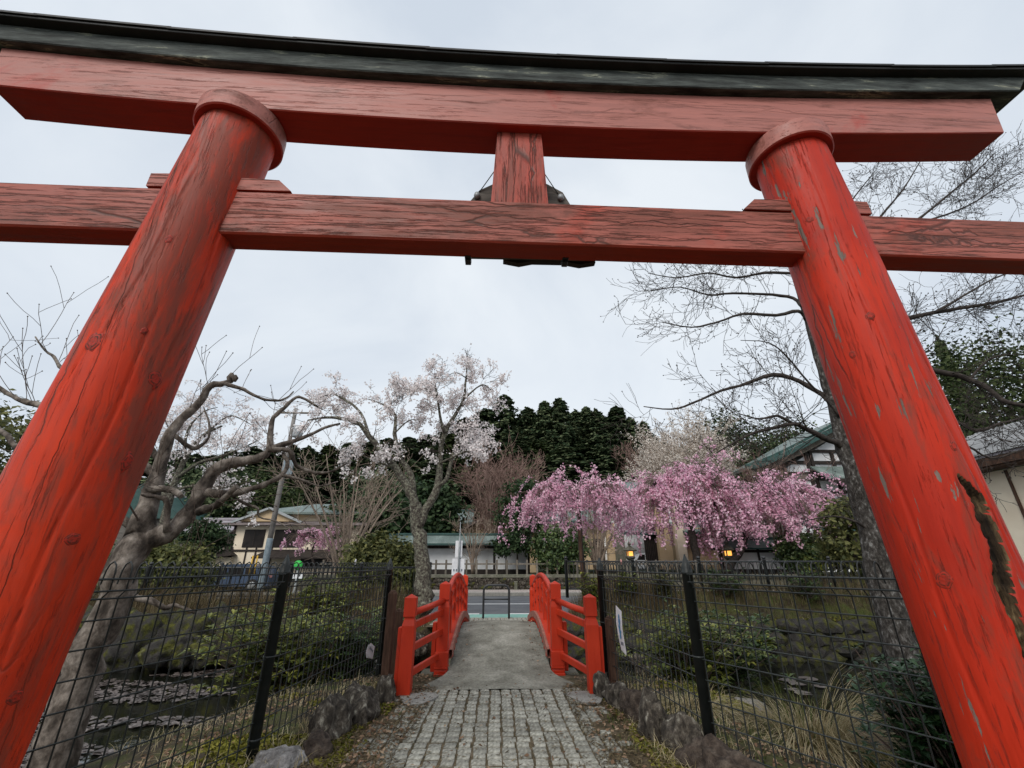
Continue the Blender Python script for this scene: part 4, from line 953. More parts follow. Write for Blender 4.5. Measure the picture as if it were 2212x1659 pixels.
# dark open shed with green roof
Y = 26.6; sc_ = at(1830, 1217, Y)
shd = thing('open_shed', (sc_[0], Y, .85), 'dark open timber shed with ribbed green roof beside the bare tree trunk', 'shed')
part(shd, 'back_wall', 'grey_wall', lambda b: px_box(b, 1790, 1960, 1140, 1230, Y + 2.2, .2))
for u in (1793, 1806, 1900): part(shd, 'post', 'grey_timber', lambda b: px_box(b, u - 3, u + 3, 1140, 1232, Y, .22))
lean_roof(shd, 1760, 1960, 1143, 1122, Y - .5, 3.0)
# right-hand building near the pond
Y = 12.; e0 = at(2112, 1000, Y); 
rb = thing('ribbed_roof_house', (e0[0] + 3, Y, 0), 'cream sided house with pale ribbed metal roof at the right of the pond', 'house')
zE = e0[2]; xE = e0[0]
part(rb, 'side_wall', 'cream_wall', lambda b: b.box((xE + 3.55, Y + .2, zE / 2 - .1), (5.9, 7.0, zE - .2)))
for k in range(9): part(rb, 'siding_groove', 'brown_timber', lambda b: b.box((xE + .58, Y - 3.0 + k * .72, zE / 2 - .1), (.05, .06, zE - .25)))
part(rb, 'fascia', 'brown_timber', lambda b: b.box((xE + .05, Y, zE - .02), (.1, 8.4, .22)))
part(rb, 'soffit', 'brown_timber', lambda b: b.box((xE + .35, Y, zE - .16), (.6, 8.3, .04)))
rfp = part(rb, 'roof_slope', 'roof_grey', lambda b: b.prism([(xE, Y - 4.2, zE + .1), (xE + 5.5, Y - 4.2, zE + 2.1), (xE + 5.5, Y + 4.2, zE + 2.1), (xE, Y + 4.2, zE + .1)], (0, 0, .06)))
for k in range(15): part(rfp, 'roof_rib', 'roof_pale', lambda b: b.beam((xE + .03 + k * .37, Y - 4.18, zE + .2 + k * .1345), (xE + .03 + k * .37, Y + 4.18, zE + .2 + k * .1345), .15, .05))
for k in range(9): part(rb, 'log_pile_stone', 'rock', lambda b: b.box((xE + .35, Y + 1.9, .35 + k * .27), (.5, .34, .2), .06))

# ------------------------------------------------------------------ roadside furniture
pb = at(572, 1222, 24.5); pt = at(653, 893, 24.5)
up_ = thing('utility_pole', (pb[0], 24.5, 0), 'grey concrete utility pole with transformer standing before the cream house', 'pole')
b = MB(); b.lathe((pb[0], 24.5, 0), [(.15, 0), (.10, pt[2] + .3)], 16); b.build('shaft', M['pole'], up_)
b = MB(); b.lathe((pb[0], 24.5, 0), [(.155, .2), (.16, .25), (.155, 2.6), (.15, 2.65)], 16); b.build('steel_sleeve', M['bluish'], up_)
b = MB(); b.lathe((pb[0] + .42, 24.4, pt[2] - 1.5), [(.05, 0), (.24, .05), (.26, .1), (.26, .62), (.22, .7), (.05, .74)], 18); tr_ = b.build('transformer', M['metal_grey'], up_)
b = MB(); b.box((pb[0] + .15, 24.45, pt[2] - .9), (.5, .08, .06)); b.build('transformer_arm', M['metal_grey'], up_)
b = MB(); b.box((pb[0], 24.42, pt[2]), (1.9, .09, .09), .01); b.build('crossarm', M['grey_timber'], up_)
for dx in (-.85, -.4, .4, .85):
    b = MB(); b.lathe((pb[0] + dx, 24.42, pt[2] + .04), [(.03, 0), (.05, .05), (.035, .09), (.05, .13), (.02, .2)], 10); b.build('insulator', M['sign_white'], up_)
b = MB(); q = at(622, 1010, 24.2); b.box(q, (.55, .1, .8), .03); b.build('equipment_box', M['bluish'], up_)
for u in (538, 548):
    q0 = at(u, 1242, 23.6); q1 = at(u + 9, 1200, 23.6)
    b = MB(); b.tube([q0, q1], .035, 8); o = b.build('guy_wire_guard', M['yellow'], origin=q0); tag(o, 'yellow guy wire guard beside the utility pole', 'guard', 'yellow guy wire guards')
# sign pole: two white sign plates seen from behind
q = at(991, 1217, 22.9); zt_ = at(991, 1127, 22.9)[2]
sg = thing('sign_post', (q[0], 22.9, .0), 'slim grey post carrying two blank white sign plates across the road', 'sign')
b = MB(); b.lathe((q[0], 22.9, 0), [(.045, 0), (.045, at(991, 1165, 22.9)[2]), (.02, at(991, 1160, 22.9)[2]), (.012, zt_)], 12); b.build('post', M['metal_grey'], sg)
def plate(u0, u1, v0, v1, nm='sign_plate'): 
    return part(sg, nm, 'sign_white', lambda b: px_box(b, u0, u1, v0, v1, 22.97, .03, bev=.008))
p1_ = plate(983.5, 998.5, 1168, 1205); p2_ = plate(976, 1003, 1207, 1243)
for k in range(4): part(p2_, 'printed_mark', 'grey_print', lambda b: px_box(b, 979 + k * 5.6, 981.8 + k * 5.6, 1229, 1234, 22.955, .01))
q = at(645, 1222, 15.4)
rs_ = thing('roadside_sign', (q[0], 15.4, 0), 'small sign with a green mark above a white plate behind the left fence', 'sign')
part(rs_, 'post', 'metal_grey', lambda b: b.box((q[0], 15.4, q[2] / 2), (.05, .05, q[2])))
part(rs_, 'green_plate', 'green_print', lambda b: b.lathe((q[0], 15.36, q[2] + .02), [(.02, 0), (.14, .001), (.14, .02), (.02, .021)], 20, ax=np.array([[1, 0, 0], [0, 0, -1], [0, 1, 0]])))
part(rs_, 'white_plate', 'sign_white', lambda b: b.box((q[0] + .02, 15.37, q[2] - .3), (.34, .02, .16), .005))
# dark bar fences along the road
def bar_fence(x0, x1, Y, ztop, zb, label, knob):
    r = thing('road_bar_fence', (x0, Y, zb), label, 'fence')
    n = max(1, int(round(abs(x1 - x0) / 1.95)))
    for i in range(n + 1):
        x = x0 + (x1 - x0) * i / n
        po = part(r, 'post', 'black_paint', lambda b: b.lathe((x, Y, 0), [(.045, zb - .1), (.045, ztop + .03), (.05, ztop + .035), (.05, ztop + .05), (.03, ztop + .06)], 12))
        if knob: part(po, 'knob', 'black_paint', lambda b: b.lathe((x, Y, ztop + .10), [(.01, -.05), (.045, -.025), (.055, 0), (.045, .03), (.01, .05)], 12))
    for z in (ztop, zb + .12): part(r, 'rail', 'black_paint', lambda b: b.tube([(x0, Y, z), (x1, Y, z)], .022, 8))
    b = MB(); x = min(x0, x1) + .1
    while x < max(x0, x1): b.tube([(x, Y, zb + .12), (x, Y, ztop)], .009, 5, cap=False); x += .115
    o = b.build('bar_panel', M['black_paint'], r); o['kind'] = 'stuff'
bar_fence(-1.9, -13.6, 13.62, 1.34, .5, 'dark bar fence with round-topped posts along the road behind the white cherry', True)
bar_fence(2.0, 13.7, 13.62, 1.50, .66, 'dark bar fence with round-topped posts along the road under the pink cherry', True)

# stone lanterns, lit
def lantern(u, v, Y, h, label):
    q = at(u, v, Y); zb = .85; s = h; zl = q[2]
    r = thing('stone_lantern', (q[0], Y, zb), label, 'lantern')
    part(r, 'pedestal', 'concrete_mossy', lambda b: b.lathe((q[0], Y, 0), [(.34 * s, zb), (.34 * s, zb + .12), (.15 * s, zb + .2), (.14 * s, zl - .42 * s), (.3 * s, zl - .3 * s), (.34 * s, zl - .22 * s), (.3 * s, zl - .17 * s)], 8, smooth=False))
    fb = part(r, 'fire_box', 'concrete_mossy', lambda b: [b.box((q[0] + dx * .19 * s, Y + dy * .19 * s, zl), (.06 * s, .06 * s, .36 * s)) for dx in (-1, 1) for dy in (-1, 1)])
    part(fb, 'lamp_glass', 'lamp', lambda b: b.box((q[0], Y, zl), (.30 * s, .30 * s, .28 * s)))
    part(r, 'roof', 'concrete_mossy', lambda b: b.lathe((q[0], Y, zl), [(.44 * s, .16 * s), (.5 * s, .22 * s), (.34 * s, .32 * s), (.12 * s, .46 * s), (.07 * s, .5 * s)], 6, smooth=False))
    part(r, 'finial', 'concrete_mossy', lambda b: b.lathe((q[0], Y, zl), [(.05 * s, .5 * s), (.12 * s, .58 * s), (.10 * s, .68 * s), (.01 * s, .78 * s)], 10))
lantern(1361, 1196, 28.2, .9, 'lit stone lantern standing before the inn entrance')
lantern(1573, 1195, 28.6, .95, 'lit stone lantern before the short white wall')

# parked cars
def car(x, Y, z, paint, label, L=4.2, flip=1):
    r = thing('parked_car', (x, Y, z), label, 'car')
    prof = [(-.5, .28), (-.49, .55), (-.46, .66), (-.30, .74), (-.17, 1.15), (-.08, 1.30), (.22, 1.33), (.36, 1.2), (.44, .82), (.49, .74), (.5, .4), (.49, .28)]
    b = MB(); b.prism([(x + p * L * flip, Y - .82, z + q) for p, q in prof], (0, 1.64, 0)); b.build('body', paint, r)
    for a in ((-.14, -.02), (.0, .18), (.2, .34)):
        part(r, 'side_window', 'glass', lambda b: b.prism([(x + (a[0] - (.025 if a[0] < -.1 else 0)) * L * flip, Y - .826, z + .83), (x + a[1] * L * flip, Y - .826, z + .83), (x + (a[1] - (.03 if a[1] > .3 else 0)) * L * flip, Y - .826, z + 1.2), (x + (a[0] + (.035 if a[0] < -.1 else 0)) * L * flip, Y - .826, z + 1.2)], (0, -.006, 0)))
    for p in (-.31, .31):
        for s in (-1, 1):
            wh = part(r, 'wheel', 'rubber', lambda b: b.lathe((x + p * L, Y + s * .74, z + .31), [(.2, -.1), (.31, -.09), (.31, .09), (.2, .1)], 20, ax=np.array([[1, 0, 0], [0, 0, -1], [0, 1, 0]])))
            part(wh, 'rim', 'metal_grey', lambda b: b.lathe((x + p * L, Y + s * .80, z + .31), [(.02, -.06), (.19, -.055), (.19, .055), (.02, .06)], 16, ax=np.array([[1, 0, 0], [0, 0, -1], [0, 1, 0]])))
    part(r, 'headlight', 'sign_white', lambda b: b.box((x - .485 * L * flip, Y - .6, z + .62), (.08, .3, .12), .02))
    part(r, 'tail_light', 'pink_print', lambda b: b.box((x + .485 * L * flip, Y - .6, z + .74), (.08, .25, .14), .02))
q = at(510, 1225, 25.2); car(q[0], 25.4, .1, M['car_blue'], 'dark blue car parked below the cream house behind the fence')
q = at(1390, 1205, 34.6); car(q[0], 34.8, .85, M['car_white'], 'pale car parked inside the inn entrance')
# white pot on the far right bank
q = at(1941, 1226, 12.9)
wp = thing('garden_pot', (q[0], 12.9, float(gz(q[0], 12.9))), 'small white pot with brown base standing on the far right bank by the tree trunk', 'pot')
g0 = float(gz(q[0], 12.9))
part(wp, 'stand', 'brown_timber', lambda b: b.box((q[0], 12.9, (g0 + q[2] - .25) / 2), (.45, .3, q[2] - .25 - g0), .02))
part(wp, 'bowl', 'sign_white', lambda b: b.lathe((q[0], 12.9, q[2] - .25), [(.12, 0), (.22, .06), (.26, .2), (.29, .33), (.26, .34), (.2, .3)], 20))

# ------------------------------------------------------------------ trees
def smooth_path(P, n):
    P = np.asarray(P, float); k = len(P); t = np.linspace(0, k - 1, n); i = np.clip(t.astype(int), 0, k - 2); f = (t - i)[:, None]
    Q = np.concatenate([P[:1] * 2 - P[1:2], P, P[-1:] * 2 - P[-2:-1]])
    a, b_, c, d = Q[i], Q[i + 1], Q[i + 2], Q[i + 3]
    return .5 * (2 * b_ + (c - a) * f + (2 * a - 5 * b_ + 4 * c - d) * f ** 2 + (3 * b_ - a - 3 * c + d) * f ** 3)
class Tree:
    def __init__(s, seed): s.r = np.random.default_rng(seed); s.limbs = []; s.twigs = []; s.tips = []
    def limb(s, pix, Y0, r0, r1, depth=0., sub=3, knob=.06):
        "limb through measured points, given its own distance and depth drift"
        n = len(pix); P = []; dr = 0.
        for i, (u, v) in enumerate(pix): P.append(at(u, v, Y0 + depth * i / max(n - 1, 1)))
        return s.limb3(P, r0, r1, sub, knob)
    rs = 1.
    def limb3(s, P, r0, r1, sub=3, knob=.06):
        n = (len(P) - 1) * sub + 1; Q = smooth_path(P, n)
        R = s.rs * (np.interp(np.linspace(0, 1, n), [0, 1], [r0, r1]) if np.isscalar(r1) else r1)
        Q = Q + s.r.normal(0, 1, Q.shape) * R[:, None] * .12
        R = R * (1 + knob * s.r.normal(0, 1, n))
        s.limbs.append((Q, R)); return Q, R
    def grow(s, p, d, L, r, lvl, spec):
        c = spec[lvl]; n = c.get('seg', 5); d = np.array(d, float); d /= np.linalg.norm(d) + 1e-9; pts = [np.array(p, float)]
        for i in range(n):
            d = d + s.r.normal(0, c.get('wob', .18), 3); d[2] += c.get('trop', 0.) ; d /= np.linalg.norm(d)
            pts.append(pts[-1] + d * L / n)
        pts = np.array(pts); rad = np.linspace(r, max(r * c.get('taper', .4), c.get('rmin', .002)), n + 1)
        s.twigs.append((pts, rad, lvl))
        if lvl + 1 < len(spec):
            k = s.r.poisson(c['kids'] - 1) + 1 if c['kids'] > 1 else 1
            for _ in range(k):
                t = s.r.uniform(c.get('t0', .25), 1.); i = min(int(t * n), n - 1); f = t * n - i; q = pts[i] * (1 - f) + pts[i + 1] * f
                dd = pts[i + 1] - pts[i]; dd /= np.linalg.norm(dd); side = np.cross(dd, s.r.normal(size=3)); side /= np.linalg.norm(side) + 1e-9
                a = radians(s.r.uniform(*c.get('ang', (25, 60))))
                s.grow(q, dd * cos(a) + side * sin(a), L * s.r.uniform(*c.get('ratio', (.4, .75))), max(rad[i] * .6, c.get('rmin', .002)), lvl + 1, spec)
    def sprout(s, per_m, spec, L, t0=.2, up=0., rr=.5, skip=(), flat=None):
        for k, (Q, R) in enumerate(s.limbs):
            if k in skip: continue
            seg = np.linalg.norm(np.diff(Q, axis=0), axis=1); tot = seg.sum(); n = s.r.poisson(tot * (1 - t0) * per_m)
            for _ in range(n):
                t = s.r.uniform(t0, 1.); i = min(int(t * (len(Q) - 1)), len(Q) - 2); f = t * (len(Q) - 1) - i
                q = Q[i] * (1 - f) + Q[i + 1] * f; dd = Q[i + 1] - Q[i]; dd /= np.linalg.norm(dd) + 1e-9
                side = np.cross(dd, s.r.normal(size=3)); side /= np.linalg.norm(side) + 1e-9
                a = radians(s.r.uniform(30, 75)); d = dd * cos(a) + side * sin(a) + np.array([0, 0, up])
                s.grow(q, d, L * s.r.uniform(.5, 1.25), max(R[i] * rr * .45, .004), 0, spec)
    def points(s, lvls, step, jit):
        out = []
        for pts, rad, l in s.twigs:
            if l not in lvls: continue
            seg = np.linalg.norm(np.diff(pts, axis=0), axis=1).sum(); n = max(1, int(seg / step)); t = s.r.uniform(.1, 1, n) * (len(pts) - 1)
            i = np.clip(t.astype(int), 0, len(pts) - 2); f = (t - i)[:, None]; out.append(pts[i] * (1 - f) + pts[i + 1] * f)
        out = np.concatenate(out) if out else np.zeros((0, 3)); return out + s.r.normal(0, jit, out.shape)
    def finish(s, name, label, base, bark, twig, leafs=(), sides=10, group=None, cat='tree', buds=None, tmin=0., limb_bark=None):
        root = thing(name, base, label, cat, group)
        if s.limbs:
            for k, (Q, R) in enumerate(s.limbs):
                b = MB(); b.tube(Q, R, sides if k == 0 else max(6, sides - 3)); b.build('trunk' if k == 0 else 'limb', M[bark if k == 0 else (limb_bark or bark)], root)
        b = MB()
        for pts, rad, l in s.twigs: b.tube(pts, np.maximum(rad, tmin), 4 if rad[0] > .012 else 3, cap=False)
        mats = [M[twig]]
        for k, (P, size, mat, asp) in enumerate(leafs):
            b.quads(P, size, s.r, k + 1, asp); mats.append(M[mat])
        if buds is not None:
            ends = np.array([p[-1] for p, _, l in s.twigs if l >= buds[0]]); ends = ends[s.r.random(len(ends)) < buds[1]]; R = buds[2]
            O = np.array([[1, 0, 0], [-1, 0, 0], [0, 1, 0], [0, -1, 0], [0, 0, 1], [0, 0, -1]]) * R
            FO = np.array([[0, 2, 4], [2, 1, 4], [1, 3, 4], [3, 0, 4], [2, 0, 5], [1, 2, 5], [3, 1, 5], [0, 3, 5]])
            V = (ends[:, None] + O[None]).reshape(-1, 3); F = (FO[None] + np.arange(len(ends))[:, None, None] * 6).reshape(-1, 3)
            b.add(V, F, 0)
        if b.n: b.build('crown', mats, root)
        return root

# --- crooked bare tree, left
T = Tree(1); T.rs = .60
T.limb([(88, 1720), (120, 1630), (160, 1500), (215, 1370), (262, 1240), (292, 1175), (305, 1143), (330, 1058), (347, 1001), (370, 933), (401, 896), (435, 865), (452, 834), (486, 828), (500, 816)], 4.7, .28, np.interp(np.linspace(0, 1, 43), [0, .3, .42, .5, .6, .75, 1], [.29, .235, .21, .14, .10, .075, .05]), .5, knob=.05)
T.limb([(486, 828), (526, 842), (560, 859), (597, 866), (620, 859), (634, 846)], 5.1, .042, .014, .3, knob=.1)
T.limb([(285, 1200), (330, 1165), (376, 1140), (416, 1097), (444, 1046), (472, 1012), (512, 998), (554, 992), (580, 973), (585, 933), (591, 902), (614, 882), (634, 862), (653, 859), (687, 879)], 4.9, .18, np.interp(np.linspace(0, 1, 43), [0, .1, .3, .5, .6, 1], [.2, .16, .125, .085, .06, .02]), .7, knob=.09)
T.limb([(580, 970), (625, 956), (665, 941), (701, 924), (735, 915)], 5.3, .055, .02, .3, knob=.1)
T.limb([(578, 972), (625, 973), (639, 1004), (679, 1021), (718, 1018), (750, 1000)], 5.2, .055, .015, .4, knob=.1)
T.limb([(444, 1063), (500, 1066), (545, 1055), (582, 1041), (608, 1027), (622, 1001), (611, 978)], 5.0, .075, .035, .3, knob=.1)
T.limb([(428, 1108), (469, 1089), (486, 1075), (510, 1050)], 5.0, .075, .04, -.3, knob=.08)
T.limb([(500, 1070), (532, 1089), (557, 1098), (560, 1117), (597, 1126), (631, 1146)], 5.1, .03, .01, .2, knob=.12)
T.limb([(608, 1027), (650, 1036), (690, 1050), (730, 1040)], 5.1, .03, .01, .3, knob=.12)
T.limb([(359, 1150), (362, 1086), (345, 1075), (322, 1072), (305, 1066)], 4.9, .055, .022, -.2, knob=.1)
T.limb([(322, 1058), (361, 1056), (380, 1062), (392, 1072)], 4.9, .06, .045, -.2, knob=.1)
T.limb([(262, 1280), (286, 1289), (330, 1300), (356, 1314), (378, 1307), (422, 1324)], 4.8, .06, .025, .3, knob=.12)
T.limb([(340, 1030), (240, 940), (160, 895), (88, 875), (53, 867), (27, 856), (-20, 825), (-60, 800)], 5.0, .08, .03, .2, knob=.08)
T.limb([(347, 1000), (250, 870), (180, 820), (130, 792), (117, 771), (98, 758), (77, 728)], 5.1, .06, .015, .3, knob=.1)
T.limb([(300, 1150), (180, 1060), (90, 1010), (35, 965), (16, 941), (-10, 920), (-15, 890)], 4.9, .07, .03, .1, knob=.1)
T.limb([(370, 933), (400, 960), (425, 968), (450, 945), (452, 915), (440, 880)], 5.2, .05, .015, .2, knob=.15)
T.sprout(2.6, [dict(seg=5, wob=.10, trop=.05, kids=2.2, ang=(25, 60), ratio=(.45, .8), taper=.35, rmin=.0032, t0=.2), dict(seg=4, wob=.08, trop=.03, kids=1, taper=.5, rmin=.003)], .75, .25, .5, .25)
T.limbs.append((np.array([at(497, 826, 5.2), at(499, 816, 5.2), at(501, 806, 5.2)]), np.array([.03, .05, .02])))
T.limbs.append((np.array([at(506, 824, 5.18), at(508, 816, 5.18), at(509, 810, 5.18)]), np.array([.02, .038, .012])))
bs = at(88, 1720, 4.7)
T.finish('crooked_bare_tree', 'crooked bare tree with smooth grey forked trunk and cut stubs behind the left fence', (bs[0], 4.7, bs[2]), 'bark_grey', 'twig_brown', sides=14, buds=(0, 1., .010))

# --- tall bare tree, right
T = Tree(2); T.rs = .85; Y0 = 7.6
T.limb([(1962, 1470), (1950, 1415), (1925, 1330), (1893, 1200), (1872, 1110), (1842, 1010), (1812, 900), (1788, 830), (1762, 740), (1738, 660), (1712, 580), (1690, 500), (1675, 440)], Y0, .29, np.interp(np.linspace(0, 1, 37), [0, .1, .4, .55, .75, 1], [.33, .255, .2, .135, .085, .03]), 0, knob=.03)
T.limb([(1792, 850), (1776, 852), (1728, 824), (1669, 810), (1614, 828), (1559, 844), (1493, 872), (1450, 884), (1390, 878)], Y0, .065, .012, .5)
T.limb([(1742, 690), (1724, 672), (1676, 681), (1603, 678), (1548, 696), (1493, 707), (1430, 696)], Y0, .05, .010, -.5)
T.limb([(1735, 665), (1713, 644), (1669, 637), (1584, 633), (1529, 637), (1470, 620), (1405, 628)], Y0, .045, .010, .5)
T.limb([(1715, 590), (1650, 590), (1590, 600), (1530, 590), (1460, 600), (1400, 590)], Y0, .04, .009, .2)
T.limb([(1820, 965), (1794, 952), (1742, 927), (1713, 916), (1658, 927), (1614, 941), (1548, 978)], Y0, .07, .012, -.6)
T.limb([(1713, 916), (1680, 898), (1640, 905), (1600, 895)], Y0 - .3, .035, .01, -.3)
T.limb([(1765, 760), (1850, 715), (1970, 686), (2021, 674), (2098, 662), (2161, 651), (2240, 630)], Y0, .07, .03, .4)
T.limb([(2021, 674), (2080, 640), (2150, 600), (2220, 580)], Y0 + .1, .035, .012, .3)
T.limb([(1735, 655), (1830, 560), (1900, 470), (1950, 410), (1990, 345)], Y0, .05, .012, .3)
T.limb([(1720, 600), (1790, 500), (1850, 420), (1890, 370)], Y0, .04, .01, -.3)
T.limb([(1830, 560), (1960, 490), (2050, 420), (2110, 370), (2150, 330)], Y0 + .1, .045, .01, .3)
T.limb([(1960, 490), (2080, 450), (2160, 400), (2210, 370)], Y0 + .2, .03, .01, .3)
T.limb([(1812, 900), (1930, 800), (2043, 806), (2095, 821), (2138, 842), (2172, 868), (2240, 880)], Y0, .075, .04, -.6)
T.limb([(2095, 821), (2120, 790), (2150, 770), (2200, 765)], Y0 - .3, .03, .01, -.2)
T.limb([(1835, 985), (1960, 900), (2060, 910), (2110, 930), (2160, 915), (2220, 900)], Y0, .05, .02, -.4)
T.limb([(1838, 1000), (1960, 950), (2080, 960), (2140, 990), (2212, 970)], Y0, .04, .012, -.2)
T.limb([(1880, 1150), (1850, 1128), (1800, 1115), (1740, 1125)], Y0, .03, .008, -.3)
T.limb([(1812, 900), (1790, 870), (1750, 830), (1700, 770), (1660, 740), (1600, 735)], Y0 - .1, .03, .007, -.5)
T.sprout(4.2, [dict(seg=6, wob=.16, trop=.02, kids=5.5, ang=(25, 60), ratio=(.35, .7), taper=.4, rmin=.0042, t0=.15), dict(seg=5, wob=.18, trop=.04, kids=3.4, ang=(25, 60), ratio=(.4, .75), taper=.5, rmin=.0036), dict(seg=4, wob=.2, trop=.07, kids=1, taper=.6, rmin=.0034)], .95, .18, .1, .5, skip=(0,))
bs = at(1962, 1470, Y0)
T.finish('tall_bare_tree', 'tall bare tree with lichen-flecked trunk and fine budding twigs beside the right pillar', (bs[0], Y0, bs[2]), 'bark_fissured', 'bark_dark', sides=12, buds=(2, .55, .015), limb_bark='bark_dark')

# --- white cherry with lichen trunk
def cherry_spec(): return [dict(seg=5, wob=.22, trop=.02, kids=4.2, ang=(25, 65), ratio=(.4, .75), taper=.4, rmin=.006, t0=.15), dict(seg=4, wob=.25, trop=-.03, kids=2.2, ang=(25, 65), ratio=(.4, .8), taper=.5, rmin=.005), dict(seg=3, wob=.3, trop=-.08, kids=1, taper=.6, rmin=.004)]
T = Tree(3); T.rs = .72; Y0 = 13.4
T.limb([(918, 1320), (914, 1285), (912, 1250), (910, 1190), (905, 1142), (897, 1090)], Y0, .36, .24, 0, knob=.05)
T.limb([(899, 1105), (887, 1063), (855, 1012), (830, 981), (798, 943), (776, 917), (741, 905), (703, 902), (665, 908)], Y0, .20, .03, -.6)
T.limb([(798, 943), (779, 892), (750, 867), (719, 851), (690, 860), (665, 880)], Y0, .07, .02, .6)
T.limb([(895, 1085), (887, 1025), (861, 984), (852, 936), (854, 898), (830, 875), (795, 862)], Y0, .15, .02, .8)
T.limb([(904, 1140), (918, 1104), (947, 1050), (950, 1000), (960, 936), (982, 898), (1001, 864), (1007, 816), (1009, 788)], Y0, .19, .025, .3)
T.limb([(947, 1050), (966, 1031), (979, 980), (991, 943), (1010, 930), (1030, 945)], Y0, .10, .02, .7)
T.limb([(960, 936), (950, 895), (944, 851), (938, 819), (950, 805)], Y0, .07, .015, -.3)
T.limb([(1001, 864), (1029, 838), (1048, 832), (1066, 848)], Y0, .05, .012, .3)
T.limb([(944, 860), (920, 840), (900, 842), (885, 856)], Y0, .04, .012, -.5)
T.limb([(950, 1000), (985, 985), (1010, 975), (1028, 990)], Y0, .05, .012, -.5)
T.limb([(1007, 816), (985, 805), (965, 812)], Y0, .03, .01, -.3)
T.limb([(855, 1012), (820, 1000), (785, 985), (760, 965)], Y0, .05, .012, .5)
T.limb([(852, 936), (880, 910), (905, 905)], Y0, .04, .012, .3)
T.sprout(6.5, cherry_spec(), .62, .30, .0, .35, skip=(0,))
P = T.points((1, 2), .022, .055); P = P[np.array([mnoise.noise(Vector(p) * 1.1) > -.22 for p in P])]; P = P[P[:, 2] > 2.6]
bs = at(918, 1320, Y0)
T.finish('white_cherry_tree', 'white blossoming cherry tree with forked lichen-covered trunk beside the road fence', (bs[0], Y0, bs[2]), 'bark_lichen', 'bark_dark', [(P, .075, 'white_blossom', .9)], sides=12, limb_bark='bark_lichen')
# --- second pale cherry farther left
T = Tree(4); T.rs = .7; Y0 = 17.5
T.limb([(352, 1190), (356, 1120), (372, 1060), (400, 990), (440, 940), (480, 920)], Y0, .26, .05, 0)
T.limb([(362, 1090), (345, 1020), (360, 950), (390, 900), (420, 870)], Y0, .15, .02, .6)
T.limb([(385, 1030), (430, 1000), (480, 985), (530, 965), (560, 950)], Y0, .12, .02, -.5)
T.limb([(372, 1060), (420, 1050), (470, 1055), (510, 1050), (540, 1060)], Y0, .10, .02, .5)
T.limb([(400, 990), (405, 930), (440, 890), (470, 880)], Y0, .08, .02, -.6)
T.limb([(440, 940), (490, 900), (520, 905), (555, 925)], Y0, .06, .02, .4)
T.sprout(4.2, cherry_spec(), .85, .3, .05, .35)
P = T.points((1, 2), .04, .06); P = P[T.r.random(len(P)) < .7]
bs = at(352, 1190, Y0)
T.finish('pale_cherry_tree', 'pale blossoming cherry tree seen through the crooked bare branches', (bs[0], Y0, 0), 'bark_lichen', 'bark_dark', [(P, .095, 'white_blossom', .9)], sides=8)

